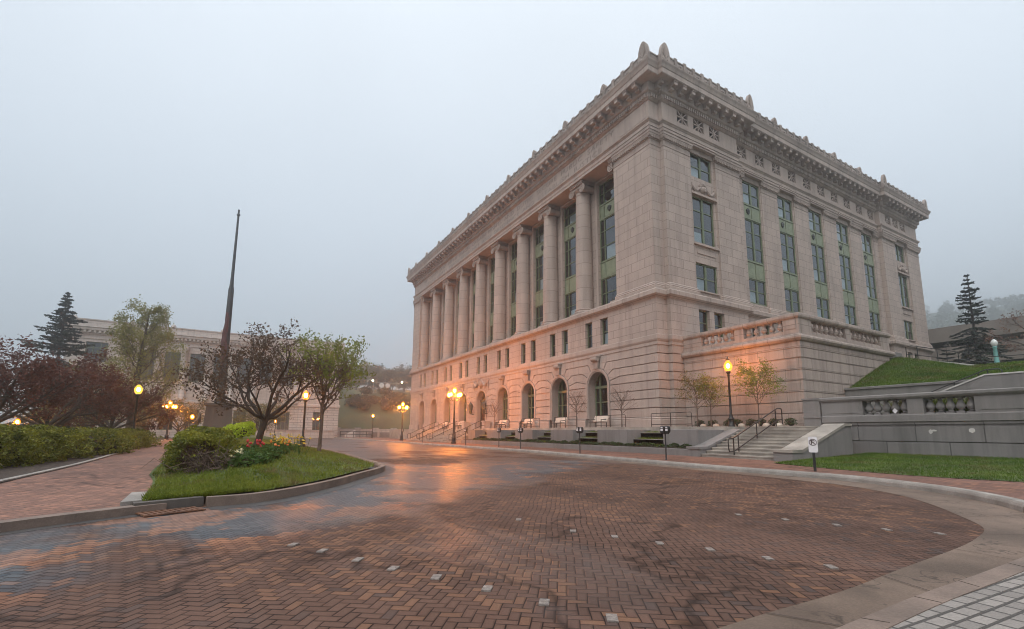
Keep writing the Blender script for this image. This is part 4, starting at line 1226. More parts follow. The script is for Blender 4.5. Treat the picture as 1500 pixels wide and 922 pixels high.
def rail(name, runs, posts, label, r=.022, mat='ironbrown', cat='railing', group=None, loc=None):
    t = empty(name, loc or runs[0][0], 0, label, cat, group)
    for pts in runs:
        m_ = MB(); m_.tube(pts, r, 7); m_.build('rail', M[mat], t, smooth=True)
    for a, b in posts:
        m_ = MB(); m_.tube([a, b], r, 7); m_.build('post', M[mat], t, smooth=True)
    return t
def guard(x0, x1, y, label):
    z0, z1 = PZ, PZ + .82
    xm = (x0 + x1) / 2
    rail('guard_rail', [[(x0, y, z0), (x0, y, z1 - .06), (x0 + .06, y, z1), (x1 - .06, y, z1), (x1, y, z1 - .06), (x1, y, z0)], [(x0, y, z0 + .16), (x1, y, z0 + .16)]], [((xm, y, z0), (xm, y, z1))], label, group='guard rails along the upper walk')
gl = ['thin brown guard rail above the stepped turf beside the side stairs', 'thin brown guard rail above the gap left of the nearest granite block', 'thin brown guard rail between the second and third arches',
      'thin brown guard rail between the third and fourth arches', 'thin brown guard rail just right of the entrance doors']
for i, (a, b) in enumerate([(.75, 3.7), (-4.35, -1.45), (-9.4, -6.5), (-14.4, -11.5), (-19.4, -16.6)]): guard(a, b, -2.0, gl[i])

# benches in front of the arches
def bench(x, y, z):
    t = empty('bench', (x, y, z), 0)
    m_ = MB(); m_.box(x - .75, x + .75, y - .42, y + .02, z + .40, z + .46); m_.build('seat', M['ironbrown'], t)
    m_ = MB(); m_.mesh([(x - .75, y - .02, z + .40), (x + .75, y - .02, z + .40), (x + .75, y + .06, z + .40), (x - .75, y + .06, z + .40), (x - .75, y + .24, z + .92), (x + .75, y + .24, z + .92), (x + .75, y + .32, z + .90), (x - .75, y + .32, z + .90)],
            [(0, 1, 2, 3), (4, 7, 6, 5), (0, 4, 5, 1), (1, 5, 6, 2), (2, 6, 7, 3), (3, 7, 4, 0)]); m_.build('backrest', M['beige'], t)
    for s in (-.62, .62):
        m_ = MB(); m_.tube([(x + s, y - .4, z), (x + s, y - .38, z + .6), (x + s, y + .1, z + .62)], .03, 6); m_.tube([(x + s, y + .1, z), (x + s, y + .12, z + .6)], .03, 6); m_.build('leg', M['iron'], t)
    return t
bl = ['beige slab bench under the arch nearest the building corner', 'beige slab bench under the second arch from the corner', 'beige slab bench under the third arch from the corner', 'beige slab bench under the arch just right of the entrance doors', 'beige slab bench under the arch just left of the entrance doors', 'beige slab bench under the arch beyond the tall cluster lamp']
b0 = bench(-5.6, -.62, PZ)
for i, x in enumerate([-5.6, -10.6, -15.7, -20.6, -31.0, -36.2]):
    b = b0 if i == 0 else copy_tree(b0)
    b.location.x = x; tag(b, bl[i], 'bench', 'benches under the arches')
def urn_post(x, label):
    mb = MB(); mb.box(x - .35, x + .35, -1.0, -.3, PZ, PZ + .75, .03); mb.box(x - .42, x + .42, -1.07, -.23, PZ + .75, PZ + .85, .03)
    o = mb.build('stone_pedestal', M['smooth'], None, loc=(x, -.65, PZ)); tag(o, label, 'pedestal', 'pedestals beside the doors')
urn_post(-24.0, 'squat stone pedestal right of the brown entrance doors'); urn_post(-29.3, 'squat stone pedestal left of the brown entrance doors')

# stairs
def stairs(name, x0, x1, ya, za, n, rise, tread, label, mat='step'):
    mb = MB()
    for q in range(n): mb.box(x0, x1, ya + q * tread, ya + n * tread + .02, za + q * rise - (.3 if q == 0 else 0), za + (q + 1) * rise - .0)
    for q in range(n): mb.box(x0, x1, ya + q * tread - .025, ya + q * tread, za + (q + 1) * rise - .05, za + (q + 1) * rise - .004)
    o = mb.build(name, M[mat], None, loc=((x0 + x1) / 2, ya, za)); tag(o, label, 'stairs'); return o
stairs('stone_stairs', 6.42, 9.95, -4.8, .15, 10, .143, .375, 'wide worn stone stairs rising to the terrace behind the no parking sign')
stairs('entrance_stairs', -35.9, -21.3, -5.6, .15, 10, .143, .36, 'long entrance stairs below the brown doors and cluster lamps')
def cheek(x0, x1, ya, yb, yc, z0, zt, label, h0=.5):
    t = empty('stair_cheek_wall', (x0, ya, .1), 0, label, 'cheek wall', 'stone cheek walls of the side stairs')
    pr = [(ya, .1), (ya, h0), (yb, h0), (yc, zt), (yc + .6, zt), (yc + .6, .1)]
    m_ = MB(); n = len(pr)
    m_.mesh([(x0, y, z) for y, z in pr] + [(x1, y, z) for y, z in pr], [tuple(range(n)), tuple(range(2 * n - 1, n - 1, -1))] + [(i, (i + 1) % n, n + (i + 1) % n, n + i) for i in range(n)])
    m_.build('wall', M['grey_smooth'], t)
    m_ = MB(); cp = [(ya - .05, h0), (yb, h0), (yc, zt), (yc + .6, zt)]
    up = [(y, z + .11) for y, z in cp][::-1]
    pr = cp + up; n = len(pr)
    m_.mesh([(x0 - .05, y, z) for y, z in pr] + [(x1 + .05, y, z) for y, z in pr], [tuple(range(n)), tuple(range(2 * n - 1, n - 1, -1))] + [(i, (i + 1) % n, n + (i + 1) % n, n + i) for i in range(n)])
    m_.build('coping', M['step'] if x0 > 8 else M['grey_smooth'], t)
cheek(5.78, 6.4, -4.95, -4.4, -1.8, .5, 1.35, 'left sloping granite cheek wall of the wide side stairs')
cheek(9.97, 10.72, -5.0, -4.35, -.9, .5, 1.58, 'right sloping stone cheek wall of the side stairs next to the lawn')
hr = .87
def handrail(x, ya, za, yb, zb, label, group, ends=True, r=.028):
    a = (x, ya, za + hr); b = (x, yb, zb + hr)
    lo = .42
    run1 = [(x, ya - .32, za + .30), (x, ya - .36, za + .42), (x, ya - .36, za + hr - .12), (x, ya - .3, za + hr - .02), a, b, (x, yb + .3, zb + hr), (x, yb + .36, zb + hr - .08), (x, yb + .36, zb + .1)]
    run2 = [(x, ya - .32, za + .30), (x, ya, za + .3), (x, ya + .15, za + .36), (x, yb, zb + .32), (x, yb + .3, zb + .34)]
    posts = [((x, ya + (yb - ya) * t, za + (zb - za) * t - .03), (x, ya + (yb - ya) * t, za + (zb - za) * t + hr)) for t in (0, .1, .5, .95)]
    rail('stair_handrail', [run1, run2], posts, label, r, group=group, loc=(x, ya, za))
handrail(8.0, -4.65, .15, -1.15, 1.58, 'dark brown handrail up the middle of the wide side stairs', 'stair handrails')
handrail(-35.0, -5.4, .15, -2.2, 1.58, 'brown handrail at the far edge of the entrance stairs', 'stair handrails')
handrail(-31.6, -5.4, .15, -2.2, 1.58, 'brown handrail second from the far edge of the entrance stairs', 'stair handrails')
handrail(-28.2, -5.4, .15, -2.2, 1.58, 'brown handrail in the middle of the entrance stairs beside the doors', 'stair handrails')
handrail(-21.9, -5.4, .15, -2.2, 1.58, 'brown handrail at the near edge of the entrance stairs', 'stair handrails')

# parking meters
def meter(x, y, z=.15):
    t = empty('parking_meter', (x, y, z), 0)
    m_ = MB(); m_.lathe([(.05, 0), (.035, .03), (.03, .04), (.028, 1.02), (.04, 1.03), (.04, 1.06)], (x, y, z), 10); m_.build('post', M['iron'], t, smooth=True)
    m_ = MB(); m_.box(x - .17, x + .17, y - .03, y + .03, z + 1.04, z + 1.09); m_.build('bracket', M['iron'], t)
    for s in (-1, 1):
        m_ = MB(); hx = x + s * .12
        m_.prism([(hx - .075, z + 1.08), (hx + .075, z + 1.08), (hx + .1, z + 1.16), (hx + .1, z + 1.27)] + [(hx + .1 * math.cos(math.radians(a)), z + 1.27 + .1 * math.sin(math.radians(a))) for a in (30, 60, 90, 120, 150)] + [(hx - .1, z + 1.27), (hx - .1, z + 1.16)], y - .06, y + .06)
        h = m_.build('meter_head', M['iron'], t)
        m_ = MB(); m_.box(hx - .06, hx + .06, y - .066, y - .061, z + 1.16, z + 1.25); m_.box(hx - .05, hx + .05, y - .066, y - .061, z + 1.28, z + 1.33); m_.build('display', M['sign'], h)
    return t
ml = ['twin headed parking meter on the kerb in front of the nearest granite block', 'twin headed parking meter before the bare sapling at the corner arch', 'twin headed parking meter in front of the third arch from the corner',
      'twin headed parking meter before the fourth arch from the corner', 'twin headed parking meter close to the near cluster lamp', 'twin headed parking meter at the foot of the entrance stairs', 'twin headed parking meter before the far entrance handrail']
m0 = meter(0, 0, .15)
for i, (x, y) in enumerate([(7.67, -8.55), (1.53, -8.1), (-5.2, -7.66), (-9.0, -7.2), (-14.6, -7.3), (-24.5, -7.5), (-31, -7.6)]):
    o = m0 if i == 0 else copy_tree(m0)
    o.location = (x, y, .15); o.rotation_euler.z = (rnd.random() - .5) * .25; tag(o, ml[i], 'parking meter', 'parking meters along the kerb')

# no parking sign
t = empty('no_parking_sign', (13.63, -9.08, .15), math.radians(28), 'small white no parking sign with a crossed out P on a short dark post', 'sign')
m_ = MB(); m_.box(-.035, .035, .0, .05, 0, .62); m_.v = [(a, b, c) for a, b, c in m_.v]
def local(mb, name, mat, parent):
    o = mb.build(name, mat, None); o.parent = parent; return o
local(m_, 'post', M['iron'], t)
m_ = MB(); w_, z0, z1, r_ = .115, .54, .99, .04
pl = []
for cx_, cz_, a0 in ((w_ - r_, z0 + r_, -90), (w_ - r_, z1 - r_, 0), (-w_ + r_, z1 - r_, 90), (-w_ + r_, z0 + r_, 180)):
    for q in range(5): a = math.radians(a0 + q * 22.5); pl.append((cx_ + r_ * math.cos(a), cz_ + r_ * math.sin(a)))
m_.prism(pl, -.012, -.002); local(m_, 'sign_plate', M['sign'], t)
m_ = MB(); cz_ = .83
A = [(.097 * math.cos(2 * PI * q / 28), cz_ + .097 * math.sin(2 * PI * q / 28)) for q in range(28)]; B = [(.081 * math.cos(2 * PI * q / 28), cz_ + .081 * math.sin(2 * PI * q / 28)) for q in range(28)]
for q in range(28):
    k = (q + 1) % 28; m_.face([(A[q][0], -.0155, A[q][1]), (A[k][0], -.0155, A[k][1]), (B[k][0], -.0155, B[k][1]), (B[q][0], -.0155, B[q][1])])
m_.face([(-.05, -.0165, cz_ + .068), (-.064, -.0165, cz_ + .055), (.05, -.0165, cz_ - .068), (.064, -.0165, cz_ - .055)])
# letter P
m_.box(-.05, -.025, -.018, -.0155, cz_ - .065, cz_ + .068)
P_o = [(-.025 + .0, cz_ + .068)] + [(.005 + .038 * math.cos(math.radians(a)), cz_ + .03 + .038 * math.sin(math.radians(a))) for a in range(90, -91, -20)] + [(-.025, cz_ - .008)]
P_i = [(-.025, cz_ + .05)] + [(.01 + .02 * math.cos(math.radians(a)), cz_ + .03 + .02 * math.sin(math.radians(a))) for a in range(90, -91, -20)] + [(-.025, cz_ + .01)]
for q in range(len(P_o) - 1): m_.face([(P_o[q][0], -.0175, P_o[q][1]), (P_o[q + 1][0], -.0175, P_o[q + 1][1]), (P_i[q + 1][0], -.0175, P_i[q + 1][1]), (P_i[q][0], -.0175, P_i[q][1])])
local(m_, 'no_parking_symbol', M['signblack'], t)

# ------------------------------------------------------------------ lamps
def acorn(mb, x, y, z, s=1.0):
    mb.lathe([(.10 * s, 0), (.17 * s, .06 * s), (.225 * s, .22 * s), (.225 * s, .34 * s), (.17 * s, .46 * s), (.10 * s, .56 * s), (.05 * s, .60 * s)], (x, y, z), 12)
def lamp(x, y, z, h, label, mat='lamp', col='iron', s=1.0):
    far = x < -39
    t = empty('street_lamp', (x, y, z), 0, label, 'street lamp', 'single globe street lamps')
    m_ = MB(); k = h - .95 * s
    m_.lathe([(.2, 0), (.2, .12), (.17, .16), (.16, .42), (.19, .46), (.13, .54), (.1, .62), (.095, .68), (.07, .74), (.055, k * .95), (.075, k * .96), (.06, k), (.1, k + .04), (.13, k + .1), (.11, k + .16)], (x, y, z), 12)
    m_.build('pole', M[col], t, smooth=True)
    m_ = MB(); acorn(m_, x, y, z + k + .17, s * .92); gb = m_.build('globe', M['lamp' if mat == 'lampmid' else mat], t, smooth=True)
    m_ = MB(); m_.lathe([(0, -.13), (.07, -.1), (.1, 0), (.07, .1), (0, .13)], (x, y, z + k + .17 + .27 * s), 8); m_.build('bulb', M['bulbmid' if mat == 'lampmid' else 'bulbsoft' if mat != 'lamp' else ('bulbmid' if far else 'bulb')], gb, smooth=True)
    m_ = MB(); zz = z + k + .17 + .59 * s; m_.lathe([(.09 * s, 0), (.1 * s, .03), (.05 * s, .07), (.02, .14 * s), (.0, .2 * s)], (x, y, zz), 10); m_.build('finial', M[col], t, smooth=True)
    return t
lamp(-10.8, -20.1, isl_z(-10.8, -20.1) - .02, 3.75, 'lit lamp on a black post standing on the island lawn')
lamp(4.5, .3, PZ, 4.05, 'lit lamp on a black post between saplings before the terrace wall', s=1.1, mat='lampmid')
lamp(-14, -28.95, .15, 3.95, 'lit lamp on a black post rising behind the long hedge', 'lampsoft')
lamp(-60, -4.0, .15, 4.2, 'distant lit lamp on the pavement beyond the end of the courthouse')
lamp(-42, -28.2, .0, 3.2, 'low orange lamp glowing left of the monument pedestal')
lamp(-60, -18.8, .0, 3.2, 'orange lamp glowing behind the trunk of the dark crabapple')
lamp(-34, -39.8, .0, 2.3, 'orange lamp shining low through the reddish trees')
def cluster(x, y, z, h, n, label):
    t = empty('cluster_lamp', (x, y, z), 0, label, 'street lamp', 'branched lamps with several globes')
    m_ = MB(); k = h - 1.1
    m_.lathe([(.26, 0), (.26, .15), (.2, .2), (.18, .5), (.22, .55), (.14, .65), (.1, .8), (.065, k), (.1, k + .03), (.08, k + .3)], (x, y, z), 12); m_.build('pole', M['iron'], t, smooth=True)
    for q in range(n):
        a = 2 * PI * q / n + .6; ex, ey = x + .62 * math.cos(a), y + .62 * math.sin(a)
        m_ = MB(); m_.tube([(x, y, z + k - .25), (x + .3 * math.cos(a), y + .3 * math.sin(a), z + k - .4), (ex, ey, z + k - .2), (ex, ey, z + k - .05)], .03, 6); arm = m_.build('arm', M['iron'], t)
        m_ = MB(); acorn(m_, ex, ey, z + k - .05, .85)
        for r_, h_ in ((0, 0),): m_.mi = 1; m_.lathe([(0, -.13), (.07, -.1), (.1, 0), (.07, .1), (0, .13)], (ex, ey, z + k + .18), 8)
        m_.build('globe', [M['lamp'], M['bulbmid' if x < -39 else 'bulb']], arm, smooth=True)
    m_ = MB(); acorn(m_, x, y, z + k + .3, 1.0); m_.mi = 1; m_.lathe([(0, -.13), (.07, -.1), (.1, 0), (.07, .1), (0, .13)], (x, y, z + k + .57), 8); m_.build('globe', [M['lamp'], M['bulbmid' if x < -39 else 'bulb']], t, smooth=True)
cluster(-19.0, -6.5, .15, 5.4, 4, 'bright cluster lamp with five globes before the arches right of the stairs')
cluster(-35.6, -6.3, .15, 4.95, 4, 'bright cluster lamp with five globes at the far corner of the courthouse')
cluster(-44, -30.55, .05, 4.7, 4, 'orange cluster lamp glowing before the far stone building on the park side')

# ------------------------------------------------------------------ balustraded retaining wall on the right
bw = empty('balustraded_retaining_wall', (14, .8, .2), 0, 'long grey granite retaining wall with two openings of stone balusters above the lawn', 'wall')
Y0 = .8
mb = MB()
for a, b in ((.1, .93), (.955, 1.56), ):
    mb.box(9.0, 34, Y0, Y0 + .7, a, b)
mb.box(9.0, 34, Y0 + .06, Y0 + .7, 1.56, 1.74); mb.box(9.0, 34, Y0 - .0, Y0 + .7, 1.66, 1.74)
mb.build('wall', M['grey_wall'], bw)
mb = MB(); mb.sweep([(9.02, Y0), (34, Y0)], [(-.7, 1.742), (.0, 1.742), (.05, 1.78), (.05, 2.05), (.0, 2.09), (-.7, 2.09)]); mb.build('plinth', M['grey_smooth'], bw)
mb = MB()
mb.box(9.02, 10.75, Y0 + .02, Y0 + .55, 2.09, 2.74); mb.box(12.4, 12.95, Y0 + .02, Y0 + .55, 2.09, 2.74); mb.box(14.52, 34, Y0 + .02, Y0 + .55, 2.09, 2.74)
mb.box(9.15, 10.6, Y0 - .0, Y0 + .021, 2.2, 2.66); mb.box(14.7, 16.8, Y0 - .0, Y0 + .021, 2.2, 2.66); mb.box(16.9, 20, Y0 - .0, Y0 + .021, 2.2, 2.66)
mb.build('dado', M['grey_smooth'], bw)
mb = MB(); mb.sweep([(9.0, Y0), (34, Y0)], [(-.62, 2.74), (.02, 2.74), (.07, 2.8), (.09, 2.83), (.09, 2.92), (.05, 2.96), (-.65, 2.98), (-.62, 2.74)]); mb.build('coping', M['grey_smooth'], bw)
mb = MB(); mb.box(8.2, 8.98, Y0 - .05, Y0 + .75, .9, 2.9); mb.box(8.16, 9.0, Y0 - .1, Y0 + .8, 2.9, 2.98); mb.box(8.18, 9.0, Y0 - .08, Y0 + .8, 2.0, 2.06); mb.build('end_pier', M['grey_smooth'], bw)
pts = [(10.75 + (q + .5) * 1.65 / 5, Y0 + .28) for q in range(5)] + [(12.95 + (q + .5) * 1.57 / 5, Y0 + .28) for q in range(5)]
balusters(bw, pts, 2.09, .66, M['grey_smooth'])
# lichen and lime marks left on its face
mb = MB()
def blot(mb, x, y, z, w, h, seed):
    r = random.Random(seed); n = 12
    mb.face([(x + w * (1 + .5 * r.random()) * math.cos(2 * PI * q / n), y, z + h * (1 + .5 * r.random()) * math.sin(2 * PI * q / n)) for q in range(n)])
blot(mb, 13.1, Y0 - .004, 1.36, .05, .07, 3); blot(mb, 13.2, Y0 - .006, 1.40, .08, .03, 4); blot(mb, 14.35, Y0 - .004, 1.4, .07, .07, 5)
mb.build('lime_stain', M['pale_cap'], bw)
mb = MB(); mb.prism([(11.95, 2.12), (12.05, 2.24), (11.95, 2.36), (11.85, 2.24)], Y0 + .05, Y0 + .06); o = mb.build('diamond_plate', M['sign'], None, loc=(11.95, Y0 + .05, 2.1)); tag(o, 'small white diamond plate between the balusters', 'plate')
mb = MB(); mb.slab([(9.0, 1.5), (34, 1.5), (34, 6.5), (7.66, 6.5), (7.66, 2.0), (9, 2.0)], 0, 2.2); structure('garden_ground', mb, M['turf'])
w = MB(); w.box(7.68, 13.6, 6.2, 6.5, 2.0, 3.72); w.box(7.67, 13.62, 6.12, 6.52, 3.72, 3.84, .02); o = w.build('bank_wall', M['grey_smooth'], None, loc=(10, 6.3, 2)); tag(o, 'low stone wall holding up the grass bank beside the terrace', 'wall')
# garden stairs climbing to the right behind the balusters
t = empty('garden_stairs', (12, 4, 2.2), 0, 'pale edged garden stairs climbing behind the balustraded wall', 'stairs')
mb = MB()
for q in range(9): mb.box(11.4 + q * .33, 15.2, 3.6, 5.5, 2.15, 2.35 + q * .145)
mb.build('steps', M['step'], t)
for y in (3.42, 5.5):
    mb = MB(); mb.prism([(11.2, 2.1), (11.2, 2.45), (14.25, 3.72), (17.5, 3.72), (17.5, 2.1)], y, y + .18); mb.build('side_wall', M['grey_smooth'], t)
    mb = MB(); pr = [(11.2, 2.45), (14.25, 3.72), (17.5, 3.72), (17.5, 3.78), (14.24, 3.78), (11.18, 2.51)]; mb.prism(pr, y - .03, y + .21); mb.build('coping', M['pale_cap'], t)
def slope_rail(pts, low, posts, label): return rail('garden_handrail', [pts, low], posts, label, .024, 'iron', 'handrail', 'garden stair handrails')
slope_rail([(11.6, 4.6, 2.75), (11.9, 4.6, 3.18), (14.0, 4.6, 4.08), (14.4, 4.6, 4.08), (14.5, 4.6, 4.0), (14.5, 4.6, 3.55), (14.2, 4.6, 3.5)], [(11.9, 4.6, 2.75), (14.0, 4.6, 3.52)],
           [((12.9, 4.6, 2.9), (12.9, 4.6, 3.61)), ((13.75, 4.6, 3.3), (13.75, 4.6, 3.97)), ((14.05, 4.6, 3.4), (14.05, 4.6, 4.08))], 'black handrail beside the garden stairs above the balusters')
slope_rail([(15.15, 7.2, 3.9), (15.15, 7.2, 4.45), (15.5, 7.2, 4.47), (17.5, 7.2, 5.4)], [(15.15, 7.2, 4.05), (15.5, 7.2, 4.05), (17.5, 7.2, 4.95)],
           [((15.6, 7.2, 3.9), (15.6, 7.2, 4.5)), ((16.0, 7.2, 4.0), (16.0, 7.2, 4.7)), ((16.4, 7.2, 4.2), (16.4, 7.2, 4.9))], 'black handrail of the upper garden flight at the right edge')
mb = MB(); mb.prism([(14.9, 3.6), (15.4, 3.85), (19, 5.5), (19, 3.6)], 6.9, 7.1); mb.prism([(14.9, 3.66), (15.4, 3.92), (19, 5.57), (19, 5.64), (15.38, 3.99), (14.88, 3.72)], 6.85, 7.15)
o = mb.build('flight_wall', M['pale_cap'], None, loc=(16, 7, 3.6)); tag(o, 'pale sloping stair wall at the right edge above the grass', 'wall')
# coping wall along the top of the bank
w = MB(); 
P0, P1 = (7.9, 14.6), (11.2, 15.0)
w.mesh([(7.3, 14.5, 5.6), (11.4, 14.9, 4.9), (11.4, 15.2, 4.9), (7.3, 14.8, 5.6), (7.3, 14.5, 6.42), (11.4, 14.9, 5.38), (11.4, 15.2, 5.38), (7.3, 14.8, 6.42)], [(0, 3, 2, 1), (4, 5, 6, 7), (0, 1, 5, 4), (1, 2, 6, 5), (2, 3, 7, 6), (3, 0, 4, 7)])
o = w.build('stair_parapet', M['pale_cap'], None, loc=(9, 14.7, 5.6)); tag(o, 'white coped parapet sloping down the top of the grass bank', 'wall')
w = MB(); w.box(5.3, 7.3, 14.3, 15.2, 5.9, 6.75, .03); o = w.build('granite_pedestal', M['grey_smooth'], None, loc=(6.3, 14.7, 5.9)); tag(o, 'dark grey granite pedestal on the grass bank below the far courthouse corner', 'pedestal')
w = MB(); w.lathe([(0, 5.0), (1.1, 5.0), (1.1, 5.36), (1.0, 5.42), (.0, 5.44)], (10.9, 19.6, 0), 18); o = w.build('round_plinth', M['pale_cap'], None, loc=(10.9, 19.6, 5)); tag(o, 'round pale plinth under the green lamp column', 'plinth')
rail('iron_railing', [[(7.4, 15.6, 6.4), (7.4, 15.6, 7.2), (7.7, 15.6, 7.25), (11.5, 15.9, 6.0), (14, 16, 5.9)], [(7.4, 15.6, 6.7), (11.5, 15.9, 5.6), (14, 16, 5.5)]], [((8 + q, 15.62 + .07 * q, 5.2), (8 + q, 15.62 + .07 * q, 7.15 - .31 * q)) for q in range(4)], 'black railing behind the white coped parapet on the bank', .025, 'iron')
t = empty('green_lamp', (10.8, 19.5, 5.44), 0, 'unlit lamp with a white globe on a tapering green column', 'street lamp')
m_ = MB(); m_.lathe([(.2, 0), (.17, .1), (.15, .2), (.1, 1.55), (.14, 1.6), (.1, 1.66)], (10.8, 19.5, 5.44), 12); m_.build('column', M['teal'], t, smooth=True)
m_ = MB(); acorn(m_, 10.8, 19.5, 7.1, .8); m_.build('globe', M['lampoff'], t, smooth=True)

# drain, granite stall markers
t = empty('storm_drain', (12.35, -24.5, .0), 0, 'rusty storm drain grate set against the kerb at the island tip', 'drain')
m_ = MB()
d0 = np.array([12.48, -24.78]); d1 = np.array([12.16, -24.08]); dv = d1 - d0; L_ = np.hypot(*dv); dv /= L_; nv = np.array([dv[1], -dv[0]])
if nv[0] < 0: nv = -nv
for q in range(10):
    a = d0 + dv * (L_ * (q + .15) / 10) + nv * .02; b = a + dv * (L_ * .055); c = b + nv * .36; e = a + nv * .36
    m_.slab([tuple(a), tuple(b), tuple(c), tuple(e)], .012, .03)
for o_ in (.0, .36):
    a = d0 + nv * o_; b = d1 + nv * o_; c = b + nv * .04; e = a + nv * .04; m_.slab([tuple(a), tuple(b), tuple(c), tuple(e)], .01, .026)
m_.build('grate', M['rusty'], t)
m_ = MB(); a = d0; b = d1; c = b + nv * .4; e = a + nv * .4; m_.face([(a[0], a[1], .011), (b[0], b[1], .011), (c[0], c[1], .011), (e[0], e[1], .011)]); m_.build('pit', M['dark'], t)
m_ = MB(); m_.slab([(12.42, -24.8), (12.06, -23.97), (11.88, -24.05), (12.2, -24.86)], .005, .15); m_.build('inlet_hood', M['monument'], t)
w = MB(); w.slab([(12.3, -24.98), (11.0, -25.05), (10.95, -24.62), (12.12, -24.62)], .09, .165); o = w.build('paving_slab', M['kerb_grey'], None, loc=(11.5, -24.8, .12)); tag(o, 'cracked pale paving slab beside the storm drain', 'paving slab')
mk = [(15.52, -22.98), (15.94, -22.75), (16.45, -22.51), (16.89, -22.3), (17.31, -22.06), (17.77, -21.82), (18.23, -21.6), (18.68, -21.37), (15.4, -20.12), (16.37, -19.92), (16.85, -19.68), (17.34, -19.47), (17.79, -19.22), (18.29, -19.02), (18.75, -18.8), (16.6, -17.0), (17.17, -16.77), (17.73, -16.55), (18.2, -16.32), (18.63, -16.02)]
m_ = MB(); ang = math.radians(144)
for q in (-1, 1):
    cx_ = q * .031
    pts = [(cx_ + sx * .027, sy * .036) for sx, sy in ((-1, -1), (1, -1), (1, 1), (-1, 1))]
    m_.slab(pts, .0, .012)
proto = m_.build('paving_marker', M['marker'])
def ml_(i):
    row = 'row nearest the bottom edge' if i < 8 else ('middle row' if i < 15 else 'farthest row')
    return 'small white granite paving marker set in the bricks, in the ' + row
for i, (x, y) in enumerate(mk):
    o = proto if i == 0 else link(proto.copy())
    o.location = (x, y, .001); o.rotation_euler.z = ang + (rnd.random() - .5) * .12
    tag(o, ml_(i), 'paving marker', 'white paving markers, ' + ml_(i).split('in the ')[-1])
# ------------------------------------------------------------------ vegetation
def leaf_quads(rng, cen, size, jit=.4, flat=0.0, aspect=1.7):
    """pointed quads round the given centres"""
    n = len(cen)
    a = rng.normal(size=(n, 3)); a[:, 2] *= (1 - flat * .7); a /= np.linalg.norm(a, axis=1)[:, None]
    b = rng.normal(size=(n, 3)); b -= a * (a * b).sum(1)[:, None]
    if flat: b[:, 2] *= (1 - flat)
    b /= np.linalg.norm(b, axis=1)[:, None]
    s = size * (1 + jit * (rng.random(n) - .5) * 2)
    L_ = a * s[:, None]; W_ = b * (s / aspect)[:, None]
    q = np.stack([cen - L_ * .5, cen + W_ * .5, cen + L_ * .5, cen - W_ * .5], 1)
    return q.reshape(-1, 3)

class Tree:
    def __init__(self, seed): self.r = np.random.default_rng(seed); self.mb = MB(); self.tips = []
    def limb(self, p, d, ln, rad, lvl, maxl, up=.12, wob=.28, kids=(4, 6), ratio=.62, spread=.8, nseg=5, start=.3, droop=0.0):
        r = self.r; pts = [np.array(p, float)]; rs = [rad]; d = np.array(d, float)
        for i in range(nseg):
            d = d + r.normal(size=3) * wob * .5 + np.array([0, 0, up - droop * (i / nseg)]); d /= np.linalg.norm(d)
            pts.append(pts[-1] + d * ln / nseg); rs.append(rad * (1 - .72 * (i + 1) / nseg))
        if rad > .006: self.mb.tube([tuple(q) for q in pts], [max(q, .004) for q in rs], 8 if lvl == 0 else (6 if lvl == 1 else (4 if lvl == 2 else 3)), cap=False)
        if lvl >= maxl - 1:
            P = np.array(pts)
            m = 6
            for t in np.linspace(.25, 1, m): 
                k = t * nseg; i = min(int(k), nseg - 1); self.tips.append(P[i] + (P[i + 1] - P[i]) * (k - i))
        if lvl < maxl:
            n = r.integers(kids[0], kids[1] + 1)
            for q in range(n):
                t = start + (1 - start) * (q + r.random() * .7) / n; k = min(t, .98) * nseg; i = int(k)
                b = pts[i] + (pts[i + 1] - pts[i]) * (k - i)
                ax = pts[i + 1] - pts[i]; ax /= np.linalg.norm(ax)
                v = r.normal(size=3); v -= ax * ax.dot(v); v /= np.linalg.norm(v)
                nd = ax * math.cos(spread) + v * math.sin(spread)
                if nd[2] < -.25: nd[2] *= .3
                self.limb(b, nd / np.linalg.norm(nd), ln * ratio * (1.15 - .5 * t) * (.8 + .4 * r.random()), rs[i] * .6, lvl + 1, maxl, up, wob, kids, ratio, spread, max(3, nseg - 1), .2, droop)
    def finish(self, name, loc, bark, leaf, nleaf, size, spread=.16, label='', cat='tree', group=None, aspect=1.7, crown='crown', flat=0):
        t = empty(name, loc, 0, label, cat, group)
        self.mb.build('trunk', bark, t, smooth=True, fix=False)
        if nleaf:
            T_ = np.array(self.tips); c = T_[self.r.integers(0, len(T_), nleaf)] + self.r.normal(size=(nleaf, 3)) * spread
            npmesh(crown, leaf_quads(self.r, c, size, aspect=aspect, flat=flat), 4, leaf, t)
        return t

L_dark = leafmat('bronze_purple_leaves', (0.045, 0.026, 0.018), (0.13, 0.08, 0.045), 1.0, .35)
L_red = leafmat('dark_red_leaves', (0.05, 0.016, 0.011), (0.16, 0.055, 0.035), .8, .35)
L_green = leafmat('fresh_green_leaves', (0.085, 0.12, 0.018), (0.26, 0.29, 0.045), .9, .45)
L_pale = leafmat('pale_spring_leaves', (0.12, 0.13, 0.024), (0.28, 0.26, 0.06), .5, .4)
L_orange = leafmat('green_orange_leaves', (0.08, 0.09, 0.018), (0.24, 0.17, 0.055), 1.1, .4)
L_needle = leafmat('spruce_needles', (0.008, 0.016, 0.010), (0.03, 0.045, 0.026), 1.5, .1)
L_hedge = leafmat('hedge_foliage', (0.028, 0.05, 0.006), (0.26, 0.25, 0.025), 1.5, .35)
L_brown = leafmat('browned_hedge', (0.02, 0.025, 0.008), (0.10, 0.07, 0.03), 1.6, .2)
L_dead = leafmat('dead_foliage', (0.02, 0.012, 0.008), (0.10, 0.055, 0.03), 3.0, .15)
